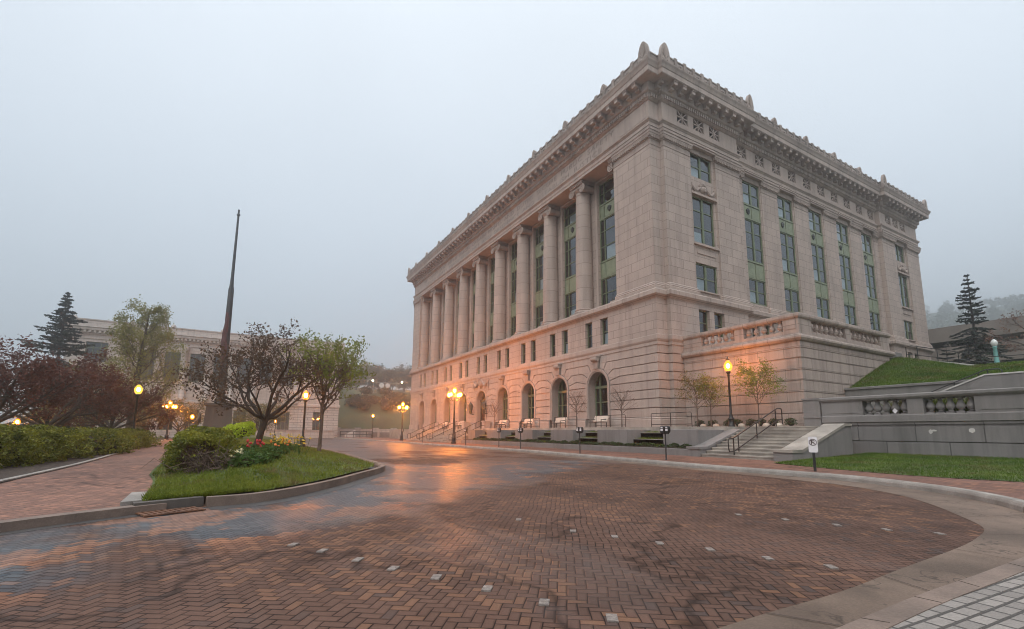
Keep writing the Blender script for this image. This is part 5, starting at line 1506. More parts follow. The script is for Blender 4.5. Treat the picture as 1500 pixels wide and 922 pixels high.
L_lime = leafmat('lime_leaves', (0.32, 0.40, 0.02), (0.55, 0.62, 0.06), 2.0, .4)
L_jun = leafmat('juniper_foliage', (0.018, 0.034, 0.010), (0.06, 0.085, 0.022), 1.5, .15)
L_bud = leafmat('pinkish_buds', (0.14, 0.07, 0.05), (0.26, 0.14, 0.10), 1.5, .3)
L_flow = leafmat('flower_bed_leaves', (0.03, 0.07, 0.012), (0.08, 0.15, 0.03), 2.0, .3)

# dark crabapple on the island, forking low
T = Tree(11); b = (-3.5, -22.83, .34)
T.mb.tube([(b[0], b[1], .3), (b[0] + .05, b[1] + .08, .85), (b[0] + .05, b[1] + .2, 1.45), (b[0] + .1, b[1] + .38, 2.0)], [.22, .15, .135, .12], 10, cap=False)
fk = np.array([b[0] + .08, b[1] + .28, 1.75])
for (d, ln, r_) in (((.15, 1.0, .8), 3.7, .10), ((.1, -.5, .95), 4.5, .10), ((-.3, -1.0, .6), 3.7, .08), ((.5, .1, 1.0), 4.4, .085), ((-.8, .2, .8), 3.8, .085), ((.3, -.95, .15), 3.3, .065), ((.2, .75, .4), 3.2, .06), ((.6, -.6, .7), 3.5, .065)):
    d = np.array(d) / np.linalg.norm(d); T.limb(fk + np.array([0, 0, rnd.random() * .3 - .1]), d, ln, r_, 1, 4, .09, .42, (5, 7), .55, .8, 7, .3)
T.finish('crabapple_tree', b, M['bark'], L_dark, 7000, .11, .09, 'dark bronze leaved crabapple forking low on the island beside the flagpole', 'tree')
# young green tree at the island edge
T = Tree(5); b = (-3.0, -20.2, .22)
T.mb.tube([(b[0], b[1], .15), (b[0], b[1] + .03, 1.2), (b[0] + .02, b[1] + .0, 2.4), (b[0], b[1] + .1, 3.2)], [.1, .075, .07, .06], 8, cap=False)
for q in range(11):
    a = q * 2.4; T.limb(np.array([b[0], b[1] + .05, 2.0 + .12 * q]), np.array([math.cos(a) * .8, math.sin(a) * .8 + .35, .95]), 3.2 - .08 * q, .045, 1, 3, .07, .25, (6, 8), .5, .7, 5, .25, .1)
T.finish('young_tree', b, M['bark_pale'], L_green, 4000, .12, .06, 'slim young tree with fresh green leaves at the rounded island edge', 'tree')
# reddish trees behind the hedge
for i, (x, y, h, lab) in enumerate([(-11.5, -34.2, 5.0, 'spreading dark red tree behind the hedge at the left edge'), (-19, -34.0, 5.4, 'spreading dark red tree behind the hedge next to the spruce'), (-25, -32.0, 4.6, 'smaller reddish tree behind the hedge near the tall pale tree')]):
    T = Tree(30 + i); b = (x, y, .1)
    T.mb.tube([(x, y, 0), (x, y, .6), (x + .1, y, 1.2)], [.24, .19, .17], 8, cap=False)
    for q in range(9):
        a = q * 2.4 + i; T.limb(np.array([x + .05, y, 1.0 + .05 * q]), np.array([math.cos(a), math.sin(a), .75 + .05 * (q % 3)]) / 1.3, h * (.78 if i < 2 else .7), .1, 1, 4, .06, .28, (4, 5), .55, .75, 5, .3)
    T.finish('plum_tree', b, M['bark'], L_red, 11000, .14, .16, lab, 'tree', 'dark red trees behind the hedge')
# tall pale tree
T = Tree(50); x, y = -38, -33.0; b = (x, y, 0)
T.mb.tube([(x, y, 0), (x, y + .1, 4), (x - .1, y + .2, 8), (x, y + .5, 13.6)], [.34, .28, .2, .03], 10, cap=False)
for q in range(38):
    z = 1.8 + q * .295; a = q * 2.4; L0 = 4.4 * (1 - max(0, (z - 7)) / 9.5) * (.75 + .4 * rnd.random())
    T.limb(np.array([x, y + z * .03, z]), np.array([math.cos(a) * .85, math.sin(a) * .85, .55]), L0, .09 * (1 - z / 18), 1, 3, .06, .25, (5, 7), .48, .7, 5, .25)
T.finish('tall_tree', b, M['bark'], L_pale, 16500, .17, .2, 'tall upright tree with thin pale green leaves before the far stone building', 'tree')
for i, (x, y, h, lf, lab) in enumerate([(-37, -36.5, 4.0, L_pale, 'low pale green tree left of the tall pale tree'), (-49, -33.2, 5.0, L_orange, 'bushy tree lit orange by the cluster lamp'), (-51, -30.2, 5.8, L_orange, 'thin tree between the cluster lamp and the monument'), (-44, -21.3, 4.6, L_orange, 'small orange lit tree behind the crabapple trunk'), (-52, -40, 5, L_pale, 'green tree under the spruce at the far left')]):
    T = Tree(60 + i); b = (x, y, 0)
    T.mb.tube([(x, y, 0), (x, y, .8), (x + .1, y, 1.4)], [.16, .13, .11], 7, cap=False)
    for q in range(8):
        a = q * 2.4 + i; T.limb(np.array([x, y, 1.0 + .1 * q]), np.array([math.cos(a), math.sin(a), .8]) / 1.28, h * .68, .07, 1, 3, .05, .28, (4, 6), .55, .75, 5, .3)
    T.finish('small_tree', b, M['bark'], lf, 4500, .16, .22, lab, 'tree', 'small trees in the park')

def spruce(x, y, z, h, w, label, seed, dense=1.0, gap=0.0, needle=L_needle):
    rg = np.random.default_rng(seed); mb = MB(); mb.tube([(x, y, z), (x, y, z + h * .5), (x + .05, y, z + h)], [h * .018, h * .011, .02], 8, cap=False)
    cs = []; hz = z + h * .08
    nw = int(h * 2.3)
    for k in range(nw):
        t = k / (nw - 1); zz = hz + (h * .915) * t; R_ = w * (1 - t) ** .85 * (.72 + .5 * rg.random()) + .12
        nb = int(5 + 3 * rg.random())
        a0 = rg.random() * 6.28
        for q in range(nb):
            if rg.random() < gap: continue
            a = a0 + q * 2 * PI / nb + rg.normal() * .2; L_ = R_ * (.65 + .5 * rg.random()); up = .28 if t > .5 else -.05
            pts = []
            for s in np.linspace(0, 1, 6):
                pts.append((x + math.cos(a) * L_ * s, y + math.sin(a) * L_ * s, zz + L_ * (up * s - .42 * s * s + .22 * s ** 3 + (.1 if t > .5 else 0))))
            mb.tube(pts, [.035 * (1 - .8 * s) * (R_ / w + .3) for s in np.linspace(0, 1, 6)], 3, cap=False)
            P = np.array(pts); m = int(110 * dense * L_ / max(w, .1) + 16)
            for s in rg.random(m) ** .75:
                kk = s * 5; i = min(int(kk), 4); c = P[i] + (P[i + 1] - P[i]) * (kk - i)
                side = rg.normal() * .16 * L_ * (1.1 - s); c = c + np.array([-math.sin(a) * side, math.cos(a) * side, -abs(side) * .35 - .05 * rg.random()]); cs.append(c)
    t_ = empty('spruce_tree', (x, y, z), 0, label, 'spruce tree', None)
    mb.build('trunk', M['bark'], t_, fix=False)
    npmesh('crown', leaf_quads(rg, np.array(cs), .34 * (h / 14) ** .5, .5, .75, 2.2), 4, needle, t_)
spruce(-55, -43.3, 0, 18.0, 5.4, 'tall dark spruce left of the far stone building', 3, 2.4, .22)
spruce(4.3, 41, 6.2, 11.6, 3.0, 'dark open branched spruce in front of the parking garage', 8, 1.1, .3)
spruce(.4, 46, 6.2, 5.6, 2.0, 'small spruce between the courthouse corner and the garage', 9, .9, .1)
# half bare reddish tree by the garage
T = Tree(71); x, y = 11.2, 30; T.mb.tube([(x, y, 5.8), (x, y, 8.0)], [.2, .15], 8, cap=False)
for q in range(8):
    a = q * 2.4; T.limb(np.array([x, y, 7.4 + .1 * q]), np.array([math.cos(a), math.sin(a), .8]) / 1.28, 3.2, .07, 1, 4, .06, .3, (3, 5), .55, .75, 5, .3)
T.finish('budding_tree', (x, y, 5.8), M['bark'], L_bud, 2500, .12, .1, 'half bare tree with reddish buds at the right edge by the garage', 'tree')

# saplings on the upper walk
def sapling(x, y, z, h, r, leaf, n, size, label, seed, group, th=.35, kids=(5, 7)):
    T = Tree(seed); T.mb.tube([(x, y, z), (x + .02, y, z + h * th), (x, y, z + h * .75)], [.04, .03, .015], 6, cap=False)
    for q in range(13):
        a = q * 2.4; t = q / 12
        T.limb(np.array([x, y, z + h * (th + .38 * t)]), np.array([math.cos(a) * .8, math.sin(a) * .8, .65 + .5 * t]), r * 1.2 * (1 - .25 * t), .018, 1, 3, .04, .25, kids, .5, .7, 4, .2)
    T.finish('sapling', (x, y, z), M['bark_pale'], leaf, n, size, .09, label, 'sapling', group)
G_ = 'saplings on the upper walk'
sapling(-2.65, -1.2, PZ, 2.6, 1.15, L_bud, 260, .06, 'bare twiggy sapling in front of the corner arch', 81, G_)
sapling(-8.0, -.9, PZ, 2.9, 1.2, L_bud, 320, .06, 'bare twiggy sapling in front of the second arch', 82, G_)
sapling(-20.5, -1.5, PZ, 2.8, 1.1, L_bud, 300, .07, 'bare twiggy sapling just right of the entrance doors', 83, G_)
sapling(2.4, .1, PZ, 3.0, 1.25, L_orange, 1900, .075, 'orange tinted leafy sapling left of the lit lamp on the terrace side', 84, G_)
sapling(3.15, .35, PZ, 2.9, 1.1, L_green, 1700, .075, 'green leafy sapling close beside the orange tinted one', 85, G_)
sapling(6.0, .5, PZ, 3.5, 1.3, L_green, 3000, .08, 'full leafy sapling right of the lit lamp before the terrace wall', 86, G_, .32)

# blobs of clipped or loose foliage
def mass(name, blobs, leaf, n, size, label, cat, seed, group=None, twigs=0, loc=None, core=L_needle, bare=None):
    """blobs: (x, y, z, rx, ry, rz); a dark inner mass of leaves with a ragged outer coat"""
    rg = np.random.default_rng(seed); C_ = []
    vol = np.array([b[3] * b[4] + b[5] * b[3] + b[4] * b[5] for b in blobs]); pk = rg.choice(len(blobs), n, p=vol / vol.sum())
    u = rg.normal(size=(n, 3)); u /= np.linalg.norm(u, axis=1)[:, None]; u[:, 2] = np.where(u[:, 2] < -.55, -u[:, 2], u[:, 2])
    B = np.array(blobs)[pk]
    lump = 1 + .10 * np.sin(u[:, 0] * 7 + B[:, 0] * 3) * np.sin(u[:, 1] * 6 + B[:, 1] * 5) + .08 * np.sin(u[:, 2] * 9 + u[:, 0] * 5)
    rad = lump * (1 - .30 * rg.random(n) ** 2.2)
    c = B[:, :3] + u * B[:, 3:] * rad[:, None]
    # drop leaves that lie deep inside another blob
    keep = np.ones(n, bool)
    for b in blobs:
        d = (((c - np.array(b[:3])) / np.array(b[3:])) ** 2).sum(1); keep &= d > .36
    if bare:
        bx, by, bz, br = bare; d = np.linalg.norm(c - np.array([bx, by, bz]), axis=1); keep &= ~((d < br) & (rg.random(n) < .93))
    c = c[keep]
    c[:, 2] = np.maximum(c[:, 2], .12 + (loc[2] if loc else 0))
    l0 = loc or (blobs[0][0], blobs[0][1], 0.15)
    t = empty(name, l0, 0, label, cat, group)
    npmesh('foliage', leaf_quads(rg, c, size, .5, 0, 1.9), 4, leaf, t)
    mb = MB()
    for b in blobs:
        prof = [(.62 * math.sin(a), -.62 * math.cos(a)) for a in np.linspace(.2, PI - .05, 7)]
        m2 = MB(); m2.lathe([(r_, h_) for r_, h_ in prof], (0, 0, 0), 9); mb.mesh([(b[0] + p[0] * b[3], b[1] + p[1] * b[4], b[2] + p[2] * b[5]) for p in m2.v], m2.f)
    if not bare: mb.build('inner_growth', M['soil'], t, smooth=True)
    else:
        
        bl = np.array(blobs[0]); n2 = 2600; uu = rg.normal(size=(n2, 3)); uu /= np.linalg.norm(uu, axis=1)[:, None]
        npmesh('dead_foliage', leaf_quads(rg, bl[:3] + uu * bl[3:] * (.30 + .42 * rg.random((n2, 1)) ** .6), size * .8, .5, 0, 3.0), 4, L_dead, t)
    if twigs:
        m2 = MB()
        for q in range(twigs):
            b = blobs[0] if bare else blobs[rg.integers(len(blobs))]; 
            p0 = np.array([b[0] + rg.normal() * .12, b[1] + rg.normal() * .12, .15]); d = rg.normal(size=3); d[2] = abs(d[2]) + .25; d /= np.linalg.norm(d)
            if bare and rg.random() < .8: d = np.array(bare[:3]) + rg.normal(size=3) * .45 - p0; d /= np.linalg.norm(d)
            L_ = (.75 + .35 * rg.random()) * min(b[3], b[4]) * 1.35; m1 = p0 + d * L_ * .5 + rg.normal(size=3) * .1; p1 = p0 + d * L_ + rg.normal(size=3) * .1
            m2.tube([tuple(p0), tuple(m1), tuple(p1)], [.018, .012, .004], 4, cap=False)
            for _ in range(2):
                e = m1 + (p1 - m1) * rg.random(); m2.tube([tuple(e), tuple(e + rg.normal(size=3) * .2)], [.008, .003], 3, cap=False)
        m2.build('branches', M['bark_pale'], t)
    return t
rg = random.Random(4)
def hedge_line(P0, P1, n, rx, ry, rz, zc):
    out = []
    for q in range(n):
        t = (q + .5) / n; out.append((P0[0] + (P1[0] - P0[0]) * t + rg.uniform(-.2, .2), P0[1] + (P1[1] - P0[1]) * t + rg.uniform(-.15, .15), zc + rg.uniform(-.06, .06), rx * rg.uniform(.85, 1.15), ry * rg.uniform(.85, 1.1), rz * rg.uniform(.9, 1.08)))
    return out
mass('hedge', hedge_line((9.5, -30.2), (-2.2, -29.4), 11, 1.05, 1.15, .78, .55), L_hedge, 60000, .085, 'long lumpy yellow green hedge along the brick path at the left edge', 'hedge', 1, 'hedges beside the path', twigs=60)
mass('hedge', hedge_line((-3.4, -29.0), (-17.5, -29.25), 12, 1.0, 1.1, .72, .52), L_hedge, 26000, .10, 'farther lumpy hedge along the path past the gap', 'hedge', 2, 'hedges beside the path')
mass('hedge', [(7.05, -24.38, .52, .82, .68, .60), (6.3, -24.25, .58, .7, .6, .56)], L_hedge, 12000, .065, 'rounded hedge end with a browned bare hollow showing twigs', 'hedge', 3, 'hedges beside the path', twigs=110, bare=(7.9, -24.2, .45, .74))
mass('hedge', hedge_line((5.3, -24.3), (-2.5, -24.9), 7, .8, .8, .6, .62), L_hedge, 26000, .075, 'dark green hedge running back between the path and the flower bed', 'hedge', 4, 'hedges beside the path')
mass('lime_shrub', [(.2, -23.8, 1.08, .42, .36, .34), (.1, -23.5, 1.15, .4, .33, .34), (-.2, -23.25, 1.2, .34, .26, .34)], L_lime, 3200, .075, 'bright lime green shrub glowing beside the crabapple trunk', 'shrub', 5, twigs=14)
mass('shrub', [(6.2, 12.9, 6.2, .85, .7, .9), (5.6, 13.2, 6.4, .7, .7, 1.0)], L_jun, 3500, .12, 'dark shrub against the far end of the balustraded terrace', 'shrub', 6, loc=(6, 13, 5.9))
slab = ['left of the leafy saplings', 'behind the two close saplings', 'just left of the lamp post', 'just right of the lamp post', 'between lamp post and full sapling', 'under the full sapling', 'right of the full sapling', 'at the terrace corner']
for i, x in enumerate([1.6, 2.5, 3.6, 4.15, 5.0, 5.6, 6.3, 7.2]):
    mass('clipped_shrub', [(x, 1.35, PZ + .22, .3, .28, .26)], L_jun, 420, .06, 'small dark clipped shrub at the terrace wall ' + slab[i], 'shrub', 100 + i, 'clipped shrubs along the terrace wall', loc=(x, 1.35, PZ))
    m_ = MB(); m_.lathe([(0, -.12), (.16, -.08), (.2, .02), (.14, .12), (0, .16)], (x + .42, 1.1, PZ + .08), 8)
    if i < 7: o = m_.build('boulder', M['beige'], None, smooth=True, loc=(x + .42, 1.1, PZ)); tag(o, 'pale rounded boulder beside the clipped shrub ' + slab[i], 'boulder', 'boulders along the terrace wall')
jl = ['below the nearest granite block', 'below the gap beside the nearest block', 'below the corner arch block', 'below the second gap', 'below the second arch block', 'below the third arch block', 'near the cluster lamp']
for i, (a, b) in enumerate([(3.4, 5.6), (1.0, 3.3), (-1.7, .9), (-4.2, -1.8), (-7.0, -4.4), (-12, -7.4), (-19, -12.6)]):
    n = max(3, int((b - a) / .55)); mass('juniper', [(a + (b - a) * (q + .5) / n, -4.45 + rg.uniform(-.06, .08), .52, .36, .2, .15 * rg.uniform(.7, 1.5)) for q in range(n)], L_jun, 500 * n, .07, 'creeping dark juniper along the low granite wall ' + jl[i], 'juniper', 200 + i, 'junipers along the low wall', loc=((a + b) / 2, -4.4, .4))

# tufts of grass on lawns (stuff)
def blades(name, pts, h, leaf, seed, w=.012):
    rg_ = np.random.default_rng(seed); P = np.array(pts); n = len(P); a = rg_.random(n) * 6.283; hh = h * (.5 + rg_.random(n)); le = rg_.normal(size=(n, 2)) * .45 * hh[:, None]
    dx, dy = np.cos(a) * w, np.sin(a) * w
    v = np.stack([P + np.c_[dx, dy, np.zeros(n)], P - np.c_[dx, dy, np.zeros(n)], P + np.c_[le, hh]], 1).reshape(-1, 3)
    o = npmesh(name, v, 3, leaf); o['kind'] = 'stuff'; return o
rg_ = np.random.default_rng(9); pts = []
R_ = np.array(rows)
for _ in range(64000):
    i = int((rg_.random() ** 1.5) * 55); j = rg_.random() * .985 * N; i2 = i + rg_.random(); i0 = int(i2); jj = int(j); fi, fj = i2 - i0, j - jj
    p = R_[i0, jj] * (1 - fi) * (1 - fj) + R_[i0 + 1, jj] * fi * (1 - fj) + R_[i0, jj + 1] * (1 - fi) * fj + R_[i0 + 1, jj + 1] * fi * fj
    pts.append((p[0], p[1]))
vv = np.array(vs_isl) if False else None
zz = []
grid = {}
for p in pts:
    k = (round(p[0] * 2), round(p[1] * 2))
    if k not in grid: grid[k] = isl_z(k[0] / 2, k[1] / 2)
    zz.append(min(grid[k], isl_z(*p)) - .01 if False else grid[k] - .015)
blades('grass', np.c_[np.array(pts), zz], .075, M['grass'], 1)
pts = []
for _ in range(34000):
    x = 11 + 11 * rg_.random() ** 1.2; yl = np.interp(x, [p[0] for p in E1r], [p[1] for p in E1r]); y = yl + (.75 - yl) * rg_.random(); pts.append((x, y, low_z(x, y)))
blades('grass', pts, .065, M['grass_deep'], 2)
pts = []
for _ in range(36000):
    x, y = 7.7 + 10 * rg_.random(), 6.5 + 9 * rg_.random(); pts.append((x, y, bank_z(x, y)))
blades('grass', pts, .10, M['grass_deep'], 3, .02)
pts = []
for _ in range(9000):
    k = int(rg_.random() * 5); x = [.95, -4.15, -9.2, -14.25, -19.3][k] + 2.6 * rg_.random() * (1 if k else 1); z, y0, y1 = [(.86, -3.6, -3.12), (1.22, -3.0, -2.3), (.52, -4.5, -3.75)][int(rg_.random() * 3)]; pts.append((x, y0 + (y1 - y0) * rg_.random(), z))
blades('grass', pts, .12, M['grass'], 4, .015)
pts = [(11.5 + 4 * rg_.random(), 1.5 + 1.6 * rg_.random(), 2.2) for _ in range(2500)]
blades('grass', pts, .5, M['grass'], 5, .03)

# flower bed
mass('flower_foliage', [(x_, -22.75 - .09 * x_ + rg.uniform(-.95, .75) * (1 - .06 * x_), isl_z(x_, -22.8) + .04, .42, .38, .2) for x_ in [rg.uniform(-1.5, 8.0) for _ in range(30)]], L_flow, 17000, .12, 'low leafy green growth filling the flower bed on the island', 'flower bed', 7)
def flower(x, y, z, h, kind, col):
    t = empty(kind, (x, y, z), 0)
    m_ = MB(); m_.tube([(x, y, z), (x + .01, y, z + h)], .006, 4)
    for s in (-1, 1): m_.face([(x, y, z), (x + s * .06, y + .02, z + h * .4), (x + s * .1, y + .03, z + h * .75), (x + s * .05, y - .01, z + h * .4)])
    m_.build('stem', L_flow, t)
    m_ = MB()
    if kind == 'tulip': m_.lathe([(.008, 0), (.035, .02), (.045, .06), (.03, .1), (.018, .11)], (x + .01, y, z + h), 7)
    else:
        for q in range(6): a = q * PI / 3; m_.face([(x, y, z + h), (x + .065 * math.cos(a - .35), y + .05 * math.sin(a - .35), z + h + .02), (x + .11 * math.cos(a), y + .11 * math.sin(a), z + h + .035), (x + .05 * math.cos(a + .35), y + .05 * math.sin(a + .35), z + h + .02)])
        m_.lathe([(.02, 0), (.022, .05), (.028, .06)], (x, y, z + h), 7)
    m_.build('bloom', col, t); return t
F_red = basic('tulip_red', (0.42, 0.015, 0.015), .5, .2, 8, 0); F_yel = basic('daffodil_yellow', (0.75, 0.52, 0.04), .5, .15, 8, 0); F_cream = basic('cream_petal', (0.8, 0.72, 0.45), .5, .1, 8, 0); F_or = basic('tulip_orange', (0.65, 0.16, 0.02), .5, .15, 8, 0)
def bed(kind, col, cx, cy, sx, sy, n, h, label, seed):
    r = random.Random(seed); p0 = flower(cx, cy, .36, h, kind, col)
    for i in range(n):
        o = p0 if i == 0 else copy_tree(p0)
        px_, py_ = cx + r.uniform(-sx, sx), cy + r.uniform(-sy, sy); o.location = (px_, py_, isl_z(px_, py_) + .03); o.rotation_euler = (r.uniform(-.2, .2), r.uniform(-.2, .2), r.uniform(0, 6)); s_ = r.uniform(.55, 1.15); o.scale = (1, 1, s_); tag(o, label, kind, label)
bed('tulip', F_red, 2.6, -23.05, 1.1, .3, 13, .38, 'red tulip in the clump in the middle of the flower bed', 1)
bed('daffodil', F_yel, 1.9, -22.0, 2.2, .45, 46, .56, 'yellow daffodil in the clump at the lawn side of the flower bed', 2)
bed('daffodil', F_cream, 7.2, -23.62, .5, .15, 7, .34, 'cream daffodil in the small clump near the hedge end', 3)
bed('daffodil', F_cream, -2.9, -21.9, .6, .3, 16, .62, 'cream daffodil in the tall clump beside the crabapple trunk', 4)
bed('tulip', F_or, 3.0, -22.3, 1.2, .3, 10, .4, 'orange tulip in the loose clump in front of the red ones', 5)
m_ = MB(); m_.lathe([(0, 0), (.1, .02), (.13, .08), (.1, .16), (.05, .2), (0, .21)], (7.3, -23.3, .3), 9); o = m_.build('garden_stone', M['monument'], None, loc=(7.3, -23.3, .3)); tag(o, 'dark rounded garden stone at the front of the flower bed', 'stone')
# ------------------------------------------------------------------ monument and flagstaff
mx, my = -36, -25.75
mon = empty('monument', (mx, my, 0), 0, 'dark granite monument pedestal with a seated bronze figure beside the flagpole', 'monument')
mb = MB()
mb.box(mx - 2.6, mx + 2.6, my - 2.6, my + 2.6, 0, .45); mb.box(mx - 2.1, mx + 2.1, my - 2.2, my + 2.2, .45, .95); mb.build('step_base', M['monument'], mon)
mb = MB(); mb.mesh([(mx - 1.5, my - 1.0, .95), (mx + 1.5, my - 1.0, .95), (mx + 1.5, my + 1.5, .95), (mx - 1.5, my + 1.5, .95), (mx - 1.3, my - .85, 3.7), (mx + 1.3, my - .85, 3.7), (mx + 1.3, my + 1.35, 3.7), (mx - 1.3, my + 1.35, 3.7)], [(0, 3, 2, 1), (4, 5, 6, 7), (0, 1, 5, 4), (1, 2, 6, 5), (2, 3, 7, 6), (3, 0, 4, 7)])
for k in range(5): mb.box(mx + 1.36, mx + 1.46, my - .85 + k * .52, my - .65 + k * .52, 1.2, 3.5)
mb.box(mx - 1.5, mx + 1.5, my - 1.05, my + 1.55, 3.7, 3.95); mb.build('pedestal', M['monument'], mon)
def skin(name, joints, edges, mat, parent, base):
    me = bpy.data.meshes.new(name); me.from_pydata([j[:3] for j in joints], edges, [])
    o = bpy.data.objects.new(name, me); link(o)
    o.modifiers.new('s', 'SKIN'); o.modifiers.new('d', 'SUBSURF').levels = 1
    sv = me.skin_vertices[0].data
    for i, j in enumerate(joints): sv[i].radius = (j[3], j[3]); 
    sv[0].use_root = True
    bpy.context.view_layer.update()
    m2 = bpy.data.meshes.new_from_object(o.evaluated_get(bpy.context.evaluated_depsgraph_get()))
    o.modifiers.clear(); o.data = m2; m2.materials.clear(); m2.materials.append(mat); m2.polygons.foreach_set('use_smooth', [True] * len(m2.polygons))
    o.parent = parent; o.location = Vector(base) - worldloc(parent); return o
fj = [(0, 0, .75, .3), (0, .05, 1.1, .27), (0, .08, 1.5, .32), (0, .05, 1.78, .11), (0, -.02, 2.0, .17), (.28, .05, 1.6, .13), (.42, -.1, 1.2, .1), (.35, -.4, 1.05, .08), (-.28, .05, 1.6, .13), (-.45, -.05, 1.2, .1), (-.4, -.4, 1.1, .08),
      (.2, -.55, .78, .2), (.22, -.62, .2, .15), (.22, -.8, .06, .1), (-.2, -.55, .78, .2), (-.22, -.6, .2, .15), (-.22, -.8, .06, .1)]
fe = [(0, 1), (1, 2), (2, 3), (3, 4), (2, 5), (5, 6), (6, 7), (2, 8), (8, 9), (9, 10), (0, 11), (11, 12), (12, 13), (0, 14), (14, 15), (15, 16)]
skin('statue', fj, fe, M['bronze'], mon, (mx + .2, my - 1.45, .95))
mb = MB(); mb.box(mx - .6, mx + 1.0, my - 1.75, my - 1.05, .95, 1.65, .1); mb.build('statue_seat', M['bronze'], mon)
fp = empty('flagpole', (mx, my + .25, 3.95), 0, 'tall dark flagpole tapering up from the monument with its flag hanging limp', 'flagpole')
mb = MB(); mb.lathe([(.6, 3.95), (.55, 4.3), (.4, 4.5), (.36, 8), (.3, 13), (.27, 16.2), (.2, 16.6), (.16, 17.5), (.13, 21), (.1, 24.6), (.18, 24.65), (.18, 24.8), (.08, 24.85), (.1, 25.1), (.1, 25.3), (0, 25.4)], (mx, my + .25, 0), 14); mb.build('staff', M['iron'], fp, smooth=True)
mb = MB(); r = random.Random(2)
for s in range(1):
    pts = []
    for q in range(14):
        z = 13.6 - q * .55; pts.append((mx + .2 + .05 * math.sin(q * 1.1), my + .12 + .05 * math.sin(q * .9), z))
    mb.mi = s % 2
    mb.tube(pts, [.12 + .16 * math.sin(PI * (q + .5) / 14) + .03 * math.sin(q * 2.2) for q in range(14)], 9)
mb.build('flag', [basic('furled_flag_red', (.075, .022, .02), .8, .3, 3, 0), basic('furled_flag_dark', (.05, .045, .06), .8, .3, 3, 0)], fp, smooth=True)

# ------------------------------------------------------------------ far stone building across the park
fx = -70.0; FS = SIDE(fx)
fed = empty('government_building', (fx - 12, -30, 0), 0, 'pale classical stone building with tall windows behind the park trees', 'building')
Y0_, Y1_ = -46.5, -8.0; P0_, P1_ = -39.6, -14.8
def fpart(name, mb, mat, parent=fed, **k): return mb.build(name, mat, parent, **k)
bays = [-37.0 + 3.33 * k for k in range(7)]; ends = [-43.0, -11.4]
H_up = [(y - 1.05, y + 1.05, 9.0, 13.6) for y in bays]; H_lo = [(y - .95, y + .95, 1.2, 4.6) for y in bays + ends]; H_e = [(y - 1.3, y + 1.3, 11.2, 14.2) for y in ends] + [(y - .85, y + .85, 7.6, 9.6) for y in ends]
mb = MB(FS); mb.cells(Y0_, P0_, 5.6, 16, -.5, [h for h in H_e if h[0] < P0_], .4); mb.cells(P1_, Y1_, 5.6, 16, -.5, [h for h in H_e if h[0] > P1_], .4); mb.cells(P0_, P1_, 5.6, 16, 0, H_up, .4)
mb.fr = None
for y in (P0_, P1_): mb.face([(fx, y, 0), (fx + .5, y, 0), (fx + .5, y, 16), (fx, y, 16)])
mb.face([(fx + .5, Y1_, 0), (fx - 25, Y1_, 0), (fx - 25, Y1_, 16.2), (fx + .5, Y1_, 16.2)]); mb.face([(fx + .5, Y0_, 0), (fx - 25, Y0_, 0), (fx - 25, Y0_, 16.2), (fx + .5, Y0_, 16.2)]); mb.face([(fx - 25, Y0_, 0), (fx - 25, Y1_, 0), (fx - 25, Y1_, 16.2), (fx - 25, Y0_, 16.2)])
fpart('wall', mb, M['federal'])
mb = MB(FS); mb.cells(Y0_, P0_, 0, 5.5, -.55, [h for h in H_lo if h[0] < P0_], .4); mb.cells(P1_, Y1_, 0, 5.5, -.55, [h for h in H_lo if h[0] > P1_], .4); mb.cells(P0_, P1_, 0, 5.5, -.05, [h for h in H_lo if P0_ < h[0] < P1_], .4)
fpart('rusticated_base', mb, M['federal_rust'])
FO = [(fx - 25, Y0_), (fx + .5, Y0_), (fx + .5, P0_), (fx, P0_), (fx, P1_), (fx + .5, P1_), (fx + .5, Y1_), (fx - 25, Y1_)]
mb = MB(); mb.sweep(FO, [(0, 5.4), (.2, 5.5), (.2, 5.9), (0, 6.0)]); fpart('belt_course', mb, M['federal'])
mb = MB(); mb.sweep(FO, [(0, 14.6), (.1, 14.65), (.1, 15.2), (.2, 15.3), (.25, 15.7), (.6, 15.9), (.62, 16.2), (.75, 16.35), (.4, 16.45), (.35, 17.3), (.45, 17.4), (.45, 17.55), (-.5, 17.55), (-.5, 16)])
for i in range(1, 6):
    a, b = FO[i], FO[i + 1]; l = abs(b[1] - a[1]); n = int(l / .55)
    for q in range(n): y = a[1] + (b[1] - a[1]) * (q + .5) / n; mb.box(a[0] + .2, a[0] + .55, y - .14, y + .14, 15.5, 15.86) if a[0] == b[0] else None
for y in [Y0_ + .5, P0_ + .4, -34, -27.2, -20.4, P1_ - .4, Y1_ - .5]: mb.lathe([(0, 0), (.35, 0), (.35, .2), (.2, .45), (0, .55)], (fx + .2, y, 17.55), 8)
fpart('cornice', mb, M['federal'])
for a, b in zip([P0_] + bays, bays + [P1_]):
    y = (a + b) / 2 if a != P0_ and b != P1_ else (P0_ + .5 if a == P0_ else P1_ - .5)
    mb = MB(); mb.lathe([(.5, 6.0), (.5, 6.3), (.42, 6.4), (.36, 13.8), (.44, 13.9), (.5, 14.3), (.5, 14.6)], (fx + .15, y, 0), 12); fpart('half_column', mb, M['federal'], smooth=True)
